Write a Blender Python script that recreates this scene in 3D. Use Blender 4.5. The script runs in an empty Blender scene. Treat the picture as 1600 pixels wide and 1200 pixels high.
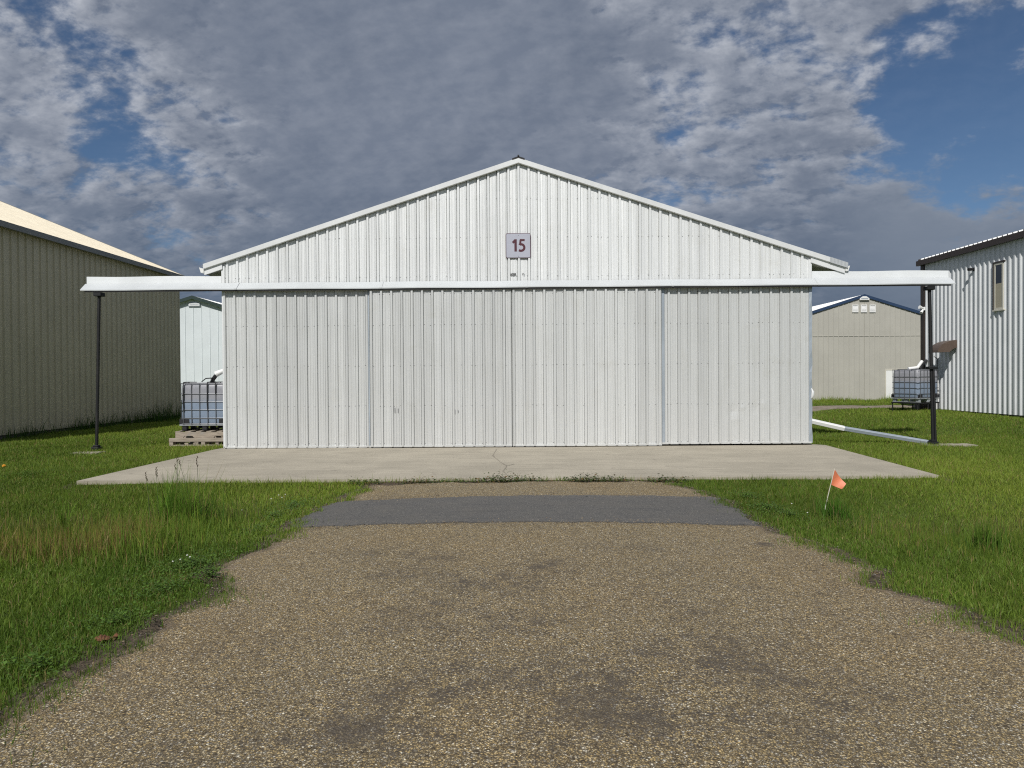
import bpy, math, random
import numpy as np
from mathutils import Matrix, Vector
random.seed(7)
rng = np.random.default_rng(11)
scene = bpy.context.scene
COL = scene.collection
R = math.radians

# ------------------------------------------------------------------ camera
F = 1100.0                      # focal length in photo pixels (1600 wide)
CAM = Vector((0.0, 0.0, 1.63))
MC = (Matrix.Rotation(0.0045, 3, 'Z') @ Matrix.Rotation(math.pi / 2 - math.atan(12 / F), 3, 'X')
      @ Matrix.Rotation(-0.0070, 3, 'Z'))
cd = bpy.data.cameras.new("camera")
cam = bpy.data.objects.new("camera", cd)
COL.objects.link(cam)
cam.matrix_world = Matrix.Translation(CAM) @ MC.to_4x4()
cd.sensor_width = 36.0
cd.lens = 36.0 * F / 1600.0
cd.clip_start = 0.05
cd.clip_end = 3000
scene.camera = cam

# ------------------------------------------------------------------ sun, sky, exposure
SUN_EL, SUN_AZ = R(44), R(19)   # the sun stands behind the camera, a little to the left
to_sun = Vector((-math.sin(SUN_AZ) * math.cos(SUN_EL), -math.cos(SUN_AZ) * math.cos(SUN_EL), math.sin(SUN_EL)))
sd = bpy.data.lights.new("sun", 'SUN')
sd.energy = 3.9
sd.angle = R(0.53)
sd.color = (1.0, 0.975, 0.935)
so = bpy.data.objects.new("sun", sd)
COL.objects.link(so)
so.rotation_euler = to_sun.to_track_quat('Z', 'Y').to_euler()
so.location = (-8, -20, 30)

scene.view_settings.view_transform = 'Standard'
scene.view_settings.look = 'None'
scene.view_settings.exposure = 0.0
scene.view_settings.gamma = 1.0
scene.render.engine = 'CYCLES'
scene.cycles.use_denoising = False      # keep the fine grain of grass and stones
scene.cycles.pixel_filter_type = 'BLACKMAN_HARRIS'
scene.cycles.filter_width = 1.15
scene.cycles.sample_clamp_indirect = 6.0


class NT:
    """small helper to wire shader nodes"""
    def __init__(self, tree):
        self.t = tree
        tree.nodes.clear()

    def n(self, kind, ins=None, **props):
        nd = self.t.nodes.new(kind)
        for k, v in props.items():
            setattr(nd, k, v)
        for k, v in (ins or {}).items():
            self.set(nd, k, v)
        return nd

    def set(self, nd, k, v):
        sock = nd.inputs[k]
        if isinstance(v, bpy.types.NodeSocket):
            self.t.links.new(v, sock)
        elif isinstance(v, bpy.types.Node):
            self.t.links.new(v.outputs[0], sock)
        else:
            if sock.type == 'RGBA' and len(v) == 3:
                v = (*v, 1)
            sock.default_value = v

    def math(self, op, a, b=None, c=None, clamp=False):
        nd = self.n('ShaderNodeMath', operation=op, use_clamp=clamp)
        for i, v in enumerate((a, b, c)):
            if v is not None:
                self.set(nd, i, v)
        return nd.outputs[0]

    def vmath(self, op, a, b=None):
        nd = self.n('ShaderNodeVectorMath', operation=op)
        self.set(nd, 0, a)
        if b is not None:
            self.set(nd, 1, b)
        return nd

    def mix(self, f, a, b, blend='MIX'):
        nd = self.n('ShaderNodeMix', data_type='RGBA', blend_type=blend)
        self.set(nd, 0, f)
        self.set(nd, 6, a)
        self.set(nd, 7, b)
        return nd.outputs[2]

    def noise(self, vec, scale, detail=4, rough=0.55, dist=0.0, lac=2.0):
        nd = self.n('ShaderNodeTexNoise', {'Scale': scale, 'Detail': detail, 'Roughness': rough,
                                           'Distortion': dist, 'Lacunarity': lac})
        if vec is not None:
            self.set(nd, 'Vector', vec)
        return nd

    def ramp(self, f, stops, interp='LINEAR'):
        nd = self.n('ShaderNodeValToRGB')
        nd.color_ramp.interpolation = interp
        el = nd.color_ramp.elements
        while len(el) < len(stops):
            el.new(0.5)
        for e, (p, c) in zip(el, stops):
            e.position = p
            e.color = (c, c, c, 1) if not hasattr(c, '__len__') else (*c, 1)
        self.set(nd, 0, f)
        return nd.outputs[0]

    def smooth(self, x, a, b):
        nd = self.n('ShaderNodeMapRange', interpolation_type='SMOOTHSTEP')
        self.set(nd, 0, x)
        nd.inputs[1].default_value = a
        nd.inputs[2].default_value = b
        nd.inputs[3].default_value = 0
        nd.inputs[4].default_value = 1
        return nd.outputs[0]


def build_world():
    w = bpy.data.worlds.new("World")
    scene.world = w
    w.use_nodes = True
    T = NT(w.node_tree)
    sky = T.n('ShaderNodeTexSky', sky_type='NISHITA', sun_disc=False, sun_elevation=SUN_EL,
              sun_rotation=math.pi + SUN_AZ, air_density=1.0, dust_density=0.4, ozone_density=2.5, altitude=600)
    d = T.n('ShaderNodeTexCoord').outputs['Generated']
    d = T.vmath('NORMALIZE', d).outputs[0]
    s = T.n('ShaderNodeSeparateXYZ', {0: d})
    x, y, z = s.outputs
    zz = T.math('ADD', T.math('MAXIMUM', z, 0.0), 0.42)
    p = T.n('ShaderNodeCombineXYZ', {0: T.math('DIVIDE', x, zz), 1: T.math('DIVIDE', y, zz), 2: 0.0}).outputs[0]

    def dirv(u, v):
        q = MC @ Vector(((u - 800) / F, (600 - v) / F, -1))
        return tuple(q.normalized())

    # where the deck of cloud is open and where it is thick
    bias = None
    for u, v, r0, r1, a in SKY_SPOTS:
        dist = T.vmath('DISTANCE', d, dirv(u, v)).outputs['Value']
        b = T.math('MULTIPLY', T.math('SUBTRACT', 1.0, T.smooth(dist, r0, r1)), a)
        bias = b if bias is None else T.math('ADD', bias, b)
    big = T.noise(p, 2.6, 4, 0.55).outputs[0]
    pw = T.n('ShaderNodeMapping', {'Vector': p, 'Rotation': (0, 0, 0.5), 'Scale': (1.0, 1.25, 1.0)}).outputs[0]
    n1 = T.noise(pw, 9.5, 10, 0.60, 0.10).outputs[0]
    ps = T.vmath('ADD', pw, (-0.008, -0.020, 0)).outputs[0]
    n2 = T.noise(ps, 9.5, 10, 0.60, 0.10).outputs[0]
    fine = T.noise(pw, 26.0, 8, 0.62, 0.1).outputs[0]
    den = T.math('ADD', T.math('MULTIPLY', T.math('SUBTRACT', n1, 0.5), 1.85), T.math('MULTIPLY', T.math('SUBTRACT', fine, 0.5), 0.70))
    den = T.math('ADD', den, T.math('MULTIPLY', T.math('SUBTRACT', big, 0.5), 1.2))
    den = T.math('ADD', T.math('ADD', den, 0.66), bias)
    low = T.math('SUBTRACT', 1.0, T.smooth(z, 0.06, 0.33))
    den = T.math('ADD', den, T.math('MULTIPLY', low, 0.26))
    cover = T.math('ADD', T.math('MULTIPLY', T.smooth(den, 0.18, 0.74), 0.93), 0.04)
    thick = T.smooth(den, 0.50, 1.15)
    # puffs lit from the sun's side
    lit = T.math('MULTIPLY', T.math('SUBTRACT', n1, n2), 4.2)
    puff = T.math('ADD', T.math('ADD', lit, T.math('MULTIPLY', T.math('SUBTRACT', fine, 0.5), 0.6)), 0.44)
    puff = T.math('MULTIPLY', puff, T.math('SUBTRACT', 1.0, T.math('MULTIPLY', thick, 0.84)))
    puff = T.math('MULTIPLY', puff, T.math('SUBTRACT', 1.0, T.math('MULTIPLY', low, 0.75)), clamp=True)
    body = T.mix(low, (1.80, 2.12, 2.78), (1.02, 1.40, 2.05))
    body = T.mix(T.math('MULTIPLY', T.smooth(big, 0.40, 0.65), 0.45), body, (1.15, 1.45, 2.05))
    col = T.mix(puff, body, (4.8, 5.05, 5.6))
    hz = T.math('MULTIPLY', T.math('SUBTRACT', 1.0, T.smooth(T.vmath('DISTANCE', d, dirv(1480, 345)).outputs['Value'], 0.03, 0.17)), 0.75)
    col = T.mix(hz, col, (2.05, 2.42, 3.05))
    blue = T.mix(1.0, sky.outputs[0], SKY_TINT, 'MULTIPLY')
    out = T.mix(cover, blue, col)
    bg = T.n('ShaderNodeBackground', {'Color': out, 'Strength': 0.1})
    T.n('ShaderNodeOutputWorld', {'Surface': bg})


SKY_TINT = (0.46, 0.54, 0.61)
SKY_SPOTS = [  # photo direction, radii (in direction space), change of cloud density
    (1500, 215, 0.05, 0.17, -0.62),
    (1590, 150, 0.05, 0.18, -0.40),
    (1400, 110, 0.02, 0.10, -0.22),
    (1470, 75, 0.01, 0.045, 0.34),
    (1600, 85, 0.01, 0.05, 0.40),
    (1330, 185, 0.02, 0.07, 0.22),
    (150, 190, 0.01, 0.11, -0.34),
    (110, 90, 0.01, 0.10, -0.18),
    (330, 280, 0.03, 0.20, -0.20),
    (50, 165, 0.02, 0.065, 0.40),
    (660, 60, 0.10, 0.42, 0.42),
    (640, 200, 0.10, 0.30, 0.30),
    (1060, 250, 0.05, 0.22, 0.05),
    (1150, 130, 0.05, 0.22, 0.0),
    (1470, 370, 0.04, 0.17, 0.60),
]
build_world()


# ------------------------------------------------------------------ tools
def sstep(a, b, x):
    t = np.clip((x - a) / (b - a), 0, 1)
    return t * t * (3 - 2 * t)


EDGE_L = [(2.0, -2.56), (3.55, -2.56), (4.2, -2.42), (4.62, -2.38), (5.08, -2.44), (5.50, -2.28), (5.75, -2.32), (6.0, -2.66),
          (6.35, -2.66), (6.8, -2.50), (7.4, -2.50), (8.3, -2.62), (8.9, -2.52), (9.6, -2.34), (10.2, -2.32), (10.75, -2.2)]
EDGE_R = [(2.0, 3.25), (4.35, 3.16), (4.7, 3.12), (5.15, 3.06), (5.5, 2.82), (5.75, 2.84), (6.0, 3.06), (6.5, 3.0), (7.2, 2.86),
          (7.5, 2.66), (8.4, 2.74), (9.2, 2.74), (9.9, 2.66), (10.3, 2.5), (10.75, 2.4)]


def wob(y, s):
    return 0.035 * np.sin(y * 7.3 + s) + 0.025 * np.sin(y * 17.1 + 2 * s) + 0.018 * np.sin(y * 41 + 3 * s)


def edge_l(y):
    return np.interp(y, *zip(*EDGE_L)) + wob(y, 1.0)


def edge_r(y):
    return np.interp(y, *zip(*EDGE_R)) + wob(y, 2.3)


def apron_l(y):
    return -6.90 + 0.15 * (np.asarray(y, float) - 11) / 5


def apron_r(y):
    return 6.62 + 0.36 * (np.asarray(y, float) - 11) / 5


DRIVE_Y1 = 10.72


def terrain(x, y):
    x = np.asarray(x, float)
    y = np.asarray(y, float)
    side = np.maximum(sstep(-2.5, -4.6, x), sstep(3.05, 5.0, x))
    sw = np.exp(-((y - 8.3) / 1.25) ** 2)
    z = -0.32 * side * sw
    drv = (1 - sstep(10.4, 11.2, y))
    crown = -0.0085 * np.minimum(np.abs(x - 0.3), 3.2) ** 2
    z = z + crown * drv
    z = z + 0.30 * sstep(9.0, 13.5, x) * sstep(16.5, 22.5, y) * (1 - sstep(30, 38, y))
    bump = 0.012 * np.sin(x * 1.7 + 0.6 * y) * np.sin(y * 1.3 - 0.4 * x) + 0.008 * np.sin(x * 4.1 + 1) * np.sin(y * 3.7)
    z = z + bump * np.maximum(side, sstep(14, 20, y))
    return z


def ray(u, v):
    return MC @ Vector(((u - 800) / F, (600 - v) / F, -1))


def P(u, v, Y):
    """the point on the photo's ray (u, v) at depth Y"""
    d = ray(u, v)
    return CAM + d * (Y / d.y)


def G(u, v):
    """where the photo's ray meets the terrain"""
    d = ray(u, v)
    z = 0.0
    for _ in range(30):
        t = (z - CAM.z) / d.z
        p = CAM + d * t
        z = float(terrain(p.x, p.y)) * 0.6 + z * 0.4
    return Vector((p.x, p.y, float(terrain(p.x, p.y))))


class MB:
    """collects faces and links them as ONE mesh object"""
    def __init__(self):
        self.v, self.f, self.m = [], [], []

    def face(self, pts, m=0):
        b = len(self.v)
        self.v += [tuple(p) for p in pts]
        self.f.append(tuple(range(b, b + len(pts))))
        self.m.append(m)

    def raw(self, vs, fs, m=0):
        b = len(self.v)
        self.v += [tuple(p) for p in vs]
        for f in fs:
            self.f.append(tuple(b + i for i in f))
            self.m.append(m)

    def box(self, a, b, m=0, M=None):
        (x0, y0, z0), (x1, y1, z1) = a, b
        vs = [Vector(q) for q in ((x0, y0, z0), (x1, y0, z0), (x1, y1, z0), (x0, y1, z0),
                                  (x0, y0, z1), (x1, y0, z1), (x1, y1, z1), (x0, y1, z1))]
        if M is not None:
            vs = [M @ q for q in vs]
        self.raw(vs, [(0, 3, 2, 1), (4, 5, 6, 7), (0, 1, 5, 4), (1, 2, 6, 5), (2, 3, 7, 6), (3, 0, 4, 7)], m)

    def cbox(self, a, b, c=0.006, m=0, M=None):
        """a box with chamfered edges"""
        lo, hi = Vector(a), Vector(b)
        vs, idx = [], {}
        for sx in (0, 1):
            for sy in (0, 1):
                for sz in (0, 1):
                    q = [hi[i] if s else lo[i] for i, s in enumerate((sx, sy, sz))]
                    for ax in range(3):
                        r = list(q)
                        for i, s in enumerate((sx, sy, sz)):
                            if i != ax:
                                r[i] += -c if s else c
                        idx[sx, sy, sz, ax] = len(vs)
                        vs.append(M @ Vector(r) if M is not None else r)
        fs = []
        for ax in range(3):
            o = [i for i in range(3) if i != ax]
            for s in (0, 1):
                ring = []
                for (p, q) in ((0, 0), (1, 0), (1, 1), (0, 1)):
                    k = [0, 0, 0]
                    k[ax] = s
                    k[o[0]] = p
                    k[o[1]] = q
                    ring.append(idx[k[0], k[1], k[2], ax])
                fs.append(tuple(ring if (s == 1) != (ax == 1) else ring[::-1]))
        for ax in range(3):
            o = [i for i in range(3) if i != ax]
            for p in (0, 1):
                for q in (0, 1):
                    k0, k1 = [0, 0, 0], [0, 0, 0]
                    k0[o[0]] = k1[o[0]] = p
                    k0[o[1]] = k1[o[1]] = q
                    k1[ax] = 1
                    fs.append((idx[(*k0, o[0])], idx[(*k1, o[0])], idx[(*k1, o[1])], idx[(*k0, o[1])]))
        for sx in (0, 1):
            for sy in (0, 1):
                for sz in (0, 1):
                    fs.append(tuple(idx[sx, sy, sz, a] for a in range(3)))
        self.raw(vs, fs, m)

    def tube(self, pts, r, n=8, m=0, cap=True, closed=False):
        pts = [Vector(p) for p in pts]
        rs = r if hasattr(r, '__len__') else [r] * len(pts)
        rings = []
        up = None
        N = len(pts)
        for i, p in enumerate(pts):
            if closed:
                t = (pts[(i + 1) % N] - pts[i - 1]).normalized()
            else:
                t = (pts[min(i + 1, N - 1)] - pts[max(i - 1, 0)]).normalized()
            if up is None:
                up = Vector((0, 0, 1)) if abs(t.z) < 0.9 else Vector((0, 1, 0))
            a = t.cross(up).normalized()
            b = a.cross(t).normalized()
            up = b
            rings.append([p + (a * math.cos(k * 2 * math.pi / n) + b * math.sin(k * 2 * math.pi / n)) * rs[i] for k in range(n)])
        vs = [q for g in rings for q in g]
        fs = []
        for i in range(N if closed else N - 1):
            j = (i + 1) % N
            for k in range(n):
                k2 = (k + 1) % n
                fs.append((i * n + k, i * n + k2, j * n + k2, j * n + k))
        if cap and not closed:
            fs.append(tuple(range(n))[::-1])
            fs.append(tuple((N - 1) * n + k for k in range(n)))
        self.raw(vs, fs, m)

    def prism(self, prof, a, b, to3):
        """closed profile prof [(p, q)] swept from a to b; to3(p, q, s) -> point"""
        n = len(prof)
        vs = [to3(p, q, a) for p, q in prof] + [to3(p, q, b) for p, q in prof]
        fs = [(i, (i + 1) % n, n + (i + 1) % n, n + i) for i in range(n)]
        fs += [tuple(range(n))[::-1], tuple(range(n, 2 * n))]
        self.raw(vs, fs)

    def build(self, name, mats, parent=None, origin=(0, 0, 0), smooth=False, fix=True):
        me = bpy.data.meshes.new(name)
        o = Vector(origin)
        me.from_pydata([tuple(Vector(q) - o) for q in self.v], [], self.f)
        mats = mats if isinstance(mats, (list, tuple)) else [mats]
        for mt in mats:
            me.materials.append(mt)
        if len(mats) > 1:
            me.polygons.foreach_set('material_index', self.m)
        if fix:
            import bmesh
            bm = bmesh.new()
            bm.from_mesh(me)
            bmesh.ops.recalc_face_normals(bm, faces=bm.faces)
            bm.to_mesh(me)
            bm.free()
        if smooth:
            me.polygons.foreach_set('use_smooth', [True] * len(me.polygons))
            me.set_sharp_from_angle(angle=R(40))
        me.update()
        ob = bpy.data.objects.new(name, me)
        COL.objects.link(ob)
        if parent is not None:
            ob.parent = parent
        else:
            ob.location = o
        return ob


def thing(name, label, cat, loc=(0, 0, 0), rz=0.0, group=None):
    o = bpy.data.objects.new(name, None)
    o.empty_display_size = 0.2
    COL.objects.link(o)
    o.location = loc
    o.rotation_euler = (0, 0, rz)
    return tag(o, label, cat, group)


def tag(o, label=None, cat=None, group=None, kind=None):
    if label:
        o['label'] = label
    if cat:
        o['category'] = cat
    if group:
        o['group'] = group
    if kind:
        o['kind'] = kind
    return o


# ------------------------------------------------------------------ materials
def mat_paint(name, col, rough=0.45, metallic=0.0, var=0.10, dirt=0.0, dirtcol=(0.25, 0.22, 0.17), streak=True, spec=0.5, scale=1.0):
    m = bpy.data.materials.new(name)
    m.use_nodes = True
    T = NT(m.node_tree)
    geo = T.n('ShaderNodeNewGeometry').outputs['Position']
    big = T.noise(geo, 0.9 * scale, 4, 0.6).outputs[0]
    c = T.mix(T.math('MULTIPLY', T.smooth(big, 0.3, 0.7), 1.0), [k * (1 - var) for k in col], [min(1, k * (1 + var * 0.6)) for k in col])
    if streak:
        st = T.n('ShaderNodeMapping', {'Vector': geo, 'Scale': (9, 9, 0.35)}).outputs[0]
        sn = T.noise(st, 1.6, 5, 0.65).outputs[0]
        c = T.mix(T.math('MULTIPLY', T.smooth(sn, 0.48, 0.78), var * 2.2), c, [k * 0.62 for k in col])
    if dirt:
        dn = T.noise(geo, 3.0, 8, 0.7).outputs[0]
        c = T.mix(T.math('MULTIPLY', T.smooth(dn, 0.5, 0.75), dirt), c, dirtcol)
    rn = T.noise(geo, 4.0, 4, 0.6).outputs[0]
    rr = T.math('ADD', T.math('MULTIPLY', T.math('SUBTRACT', rn, 0.5), 0.3), rough)
    b = T.n('ShaderNodeBsdfPrincipled', {'Base Color': c, 'Roughness': rr, 'Metallic': metallic, 'Specular IOR Level': spec})
    T.n('ShaderNodeOutputMaterial', {'Surface': b})
    return m


def mat_siding(name, col, tone=0.10, metallic=0.25, rough=0.42, pitch=0.2286, rust=0.0):
    """painted steel sheet: each pan between two ribs keeps its own tone, with streaks and scuffs"""
    m = bpy.data.materials.new(name)
    m.use_nodes = True
    T = NT(m.node_tree)
    geo = T.n('ShaderNodeNewGeometry').outputs['Position']
    s = T.n('ShaderNodeSeparateXYZ', {0: geo})
    pan = T.math('FLOOR', T.math('DIVIDE', s.outputs[0], pitch))
    sheet = T.math('FLOOR', T.math('DIVIDE', s.outputs[0], pitch * 4))
    wn = T.n('ShaderNodeTexWhiteNoise', noise_dimensions='1D')
    T.set(wn, 'W', pan)
    wn2 = T.n('ShaderNodeTexWhiteNoise', noise_dimensions='1D')
    T.set(wn2, 'W', T.math('ADD', sheet, 77.3))
    tv = T.math('ADD', T.math('MULTIPLY', wn.outputs[0], 0.5), T.math('MULTIPLY', wn2.outputs[0], 0.7))
    c = T.mix(tv, [k * (1 - tone) for k in col], [min(1, k * (1 + tone * 0.5)) for k in col])
    st = T.n('ShaderNodeMapping', {'Vector': geo, 'Scale': (14, 14, 0.5)}).outputs[0]
    sn = T.noise(st, 1.5, 6, 0.7).outputs[0]
    c = T.mix(T.math('MULTIPLY', T.smooth(sn, 0.45, 0.8), 0.35), c, (col[0] * 0.74, col[1] * 0.72, col[2] * 0.66))
    bl = T.noise(geo, 2.3, 6, 0.65).outputs[0]
    c = T.mix(T.math('MULTIPLY', T.smooth(bl, 0.55, 0.78), 0.22), c, (col[0] * 0.72, col[1] * 0.69, col[2] * 0.60))
    c = T.mix(T.math('MULTIPLY', T.smooth(T.noise(geo, 38, 3, 0.7).outputs[0], 0.66, 0.74), 0.35), c, [k * 0.6 for k in col])
    rn = T.noise(st, 0.9, 4, 0.6).outputs[0]
    rr = T.math('ADD', T.math('MULTIPLY', T.math('SUBTRACT', rn, 0.5), 0.35), rough)
    wv = T.noise(T.n('ShaderNodeMapping', {'Vector': geo, 'Scale': (5, 5, 1.2)}).outputs[0], 1.4, 3, 0.5).outputs[0]
    bp = T.n('ShaderNodeBump', {'Strength': 0.25, 'Distance': 0.02, 'Height': wv})
    b = T.n('ShaderNodeBsdfPrincipled', {'Base Color': c, 'Roughness': rr, 'Metallic': metallic, 'Normal': bp})
    T.n('ShaderNodeOutputMaterial', {'Surface': b})
    return m


def mat_wood(name):
    m = bpy.data.materials.new(name)
    m.use_nodes = True
    T = NT(m.node_tree)
    o = T.n('ShaderNodeTexCoord').outputs['Object']
    st = T.n('ShaderNodeMapping', {'Vector': o, 'Scale': (2, 16, 30)}).outputs[0]
    n = T.noise(st, 2.0, 6, 0.65).outputs[0]
    c = T.mix(T.smooth(n, 0.3, 0.75), (0.40, 0.34, 0.27), (0.20, 0.165, 0.13))
    k = T.noise(o, 5.0, 5, 0.6).outputs[0]
    c = T.mix(T.math('MULTIPLY', T.smooth(k, 0.5, 0.75), 0.5), c, (0.30, 0.29, 0.28))
    b = T.n('ShaderNodeBsdfPrincipled', {'Base Color': c, 'Roughness': 0.85})
    T.n('ShaderNodeOutputMaterial', {'Surface': b})
    return m


def mat_vcol(name, rough=0.6, trans=0.35, attr='Col'):
    m = bpy.data.materials.new(name)
    m.use_nodes = True
    T = NT(m.node_tree)
    a = T.n('ShaderNodeAttribute', attribute_name=attr).outputs['Color']
    b = T.n('ShaderNodeBsdfPrincipled', {'Base Color': a, 'Roughness': rough, 'Specular IOR Level': 0.25})
    if trans:
        t = T.n('ShaderNodeBsdfTranslucent', {'Color': T.mix(1.0, a, (1.0, 1.05, 0.55), 'MULTIPLY')})
        b = T.n('ShaderNodeMixShader', {0: trans, 1: b, 2: t})
    T.n('ShaderNodeOutputMaterial', {'Surface': b})
    return m


def mat_ground():
    m = bpy.data.materials.new("soil_and_thatch")
    m.use_nodes = True
    T = NT(m.node_tree)
    geo = T.n('ShaderNodeNewGeometry').outputs['Position']
    big = T.noise(geo, 0.5, 5, 0.6).outputs[0]
    fine = T.noise(geo, 14, 8, 0.72).outputs[0]
    c = T.mix(T.smooth(fine, 0.32, 0.68), (0.034, 0.052, 0.010), (0.095, 0.135, 0.026))
    c = T.mix(T.math('MULTIPLY', T.smooth(big, 0.45, 0.7), 0.5), c, (0.085, 0.10, 0.028))
    so_ = T.n('ShaderNodeAttribute', attribute_name='soil').outputs['Fac']
    vn = T.n('ShaderNodeTexVoronoi', {'Scale': 60.0, 'Vector': geo})
    soil = T.mix(T.smooth(T.noise(geo, 22, 7, 0.75).outputs[0], 0.35, 0.7), (0.045, 0.036, 0.027), (0.16, 0.125, 0.088))
    soil = T.mix(T.math('MULTIPLY', T.smooth(vn.outputs['Distance'], 0.25, 0.05), 0.35), soil, (0.26, 0.21, 0.15))
    f = T.smooth(T.math('ADD', so_, T.math('MULTIPLY', T.math('SUBTRACT', T.noise(geo, 7, 6, 0.7).outputs[0], 0.5), 0.9)), 0.35, 0.65)
    c = T.mix(f, c, soil)
    bp = T.n('ShaderNodeBump', {'Strength': 0.8, 'Distance': 0.03, 'Height': fine})
    b = T.n('ShaderNodeBsdfPrincipled', {'Base Color': c, 'Roughness': 0.95, 'Specular IOR Level': 0.1, 'Normal': bp})
    T.n('ShaderNodeOutputMaterial', {'Surface': b})
    return m


def mat_chipseal():
    m = bpy.data.materials.new("chip_seal")
    m.use_nodes = True
    T = NT(m.node_tree)
    geo = T.n('ShaderNodeNewGeometry').outputs['Position']
    wn = T.noise(geo, 40, 3, 0.6)
    pj = T.vmath('ADD', geo, T.vmath('MULTIPLY', T.vmath('SUBTRACT', wn.outputs[1], (0.5, 0.5, 0.5)).outputs[0], (0.02, 0.02, 0.0)).outputs[0]).outputs[0]
    va = T.n('ShaderNodeTexVoronoi', {'Vector': pj, 'Scale': 88.0, 'Randomness': 1.0}, voronoi_dimensions='3D')
    vb = T.n('ShaderNodeTexVoronoi', {'Vector': pj, 'Scale': 170.0, 'Randomness': 1.0}, voronoi_dimensions='3D')
    stones = [(0.0, (0.070, 0.054, 0.034)), (0.13, (0.19, 0.143, 0.074)), (0.33, (0.39, 0.288, 0.138)), (0.54, (0.56, 0.415, 0.195)),
              (0.68, (0.33, 0.285, 0.205)), (0.82, (0.66, 0.53, 0.305)), (0.93, (0.42, 0.39, 0.335)), (1.0, (0.90, 0.82, 0.63))]
    ra = T.n('ShaderNodeSeparateColor', {0: va.outputs['Color']})
    rb = T.n('ShaderNodeSeparateColor', {0: vb.outputs['Color']})
    ca = T.ramp(ra.outputs[0], stones)
    cb = T.ramp(rb.outputs[0], stones)
    use_b = T.math('GREATER_THAN', ra.outputs[1], 0.62)
    c = T.mix(use_b, ca, cb)
    da = T.smooth(va.outputs['Distance'], 0.30, 0.62)
    db = T.smooth(vb.outputs['Distance'], 0.30, 0.62)
    gap = T.math('ADD', T.math('MULTIPLY', da, T.math('SUBTRACT', 1.0, use_b)), T.math('MULTIPLY', db, use_b))
    c = T.mix(T.math('MULTIPLY', gap, 0.82), c, (0.050, 0.039, 0.026))
    # worn and tarry patches: fewer stones left in the binder
    stain = T.n('ShaderNodeAttribute', attribute_name='stain').outputs['Fac']
    n1 = T.noise(geo, 0.85, 8, 0.68).outputs[0]
    n2 = T.noise(geo, 5.5, 6, 0.7).outputs[0]
    w = T.math('ADD', T.math('MULTIPLY', T.math('SUBTRACT', n1, 0.5), 2.4), T.math('MULTIPLY', T.math('SUBTRACT', n2, 0.5), 0.9))
    w = T.math('ADD', T.math('ADD', w, 0.16), T.math('MULTIPLY', T.math('MULTIPLY', stain, T.math('ADD', T.math('MULTIPLY', n2, 2.2), -0.35)), 0.78))
    w = T.smooth(w, 0.05, 1.30)
    lost = T.smooth(T.math('ADD', T.math('MULTIPLY', ra.outputs[2], 0.8), T.math('MULTIPLY', w, 1.0)), 0.70, 1.15)
    c = T.mix(T.math('MULTIPLY', lost, 0.72), c, (0.078, 0.064, 0.050))
    c = T.mix(T.math('MULTIPLY', w, 0.36), c, (0.075, 0.064, 0.054))
    edge = T.n('ShaderNodeAttribute', attribute_name='edge').outputs['Fac']
    ef = T.smooth(T.math('ADD', edge, T.math('MULTIPLY', T.math('SUBTRACT', n2, 0.5), 1.2)), 0.5, 1.0)
    c = T.mix(T.math('MULTIPLY', ef, 0.7), c, T.mix(T.smooth(n2, 0.4, 0.65), (0.055, 0.045, 0.036), (0.20, 0.155, 0.11)))
    warm = T.noise(geo, 0.55, 3, 0.5).outputs[0]
    c = T.mix(T.math('MULTIPLY', T.smooth(warm, 0.4, 0.7), 0.25), c, T.mix(1.0, c, (1.18, 1.04, 0.82), 'MULTIPLY'))
    h = T.math('SUBTRACT', 1.0, gap)
    bp = T.n('ShaderNodeBump', {'Strength': 0.6, 'Distance': 0.007, 'Height': h})
    bp2 = T.n('ShaderNodeBump', {'Strength': 0.5, 'Distance': 0.03, 'Height': n2, 'Normal': bp})
    b = T.n('ShaderNodeBsdfPrincipled', {'Base Color': c, 'Roughness': 0.88, 'Specular IOR Level': 0.3, 'Normal': bp2})
    T.n('ShaderNodeOutputMaterial', {'Surface': b})
    return m


def mat_asphalt():
    m = bpy.data.materials.new("asphalt")
    m.use_nodes = True
    T = NT(m.node_tree)
    geo = T.n('ShaderNodeNewGeometry').outputs['Position']
    va = T.n('ShaderNodeTexVoronoi', {'Vector': geo, 'Scale': 140.0})
    r = T.n('ShaderNodeSeparateColor', {0: va.outputs['Color']}).outputs[0]
    c = T.ramp(r, [(0, (0.064, 0.062, 0.060)), (0.7, (0.108, 0.104, 0.098)), (0.92, (0.14, 0.132, 0.12)), (1.0, (0.24, 0.22, 0.19))])
    n = T.noise(geo, 2.2, 7, 0.65).outputs[0]
    c = T.mix(T.math('MULTIPLY', T.smooth(n, 0.45, 0.72), 0.5), c, (0.125, 0.115, 0.100))
    stx = T.noise(T.n('ShaderNodeMapping', {'Vector': geo, 'Scale': (0.6, 6, 1)}).outputs[0], 1.5, 6, 0.65).outputs[0]
    c = T.mix(T.math('MULTIPLY', T.smooth(stx, 0.5, 0.72), 0.4), c, (0.055, 0.055, 0.058))
    hole = T.noise(geo, 7, 3, 0.5).outputs[0]
    c = T.mix(T.smooth(hole, 0.72, 0.76), c, (0.03, 0.03, 0.03))
    bp = T.n('ShaderNodeBump', {'Strength': 0.7, 'Distance': 0.004, 'Height': va.outputs['Distance']})
    b = T.n('ShaderNodeBsdfPrincipled', {'Base Color': c, 'Roughness': 0.85, 'Specular IOR Level': 0.3, 'Normal': bp})
    T.n('ShaderNodeOutputMaterial', {'Surface': b})
    return m


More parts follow.
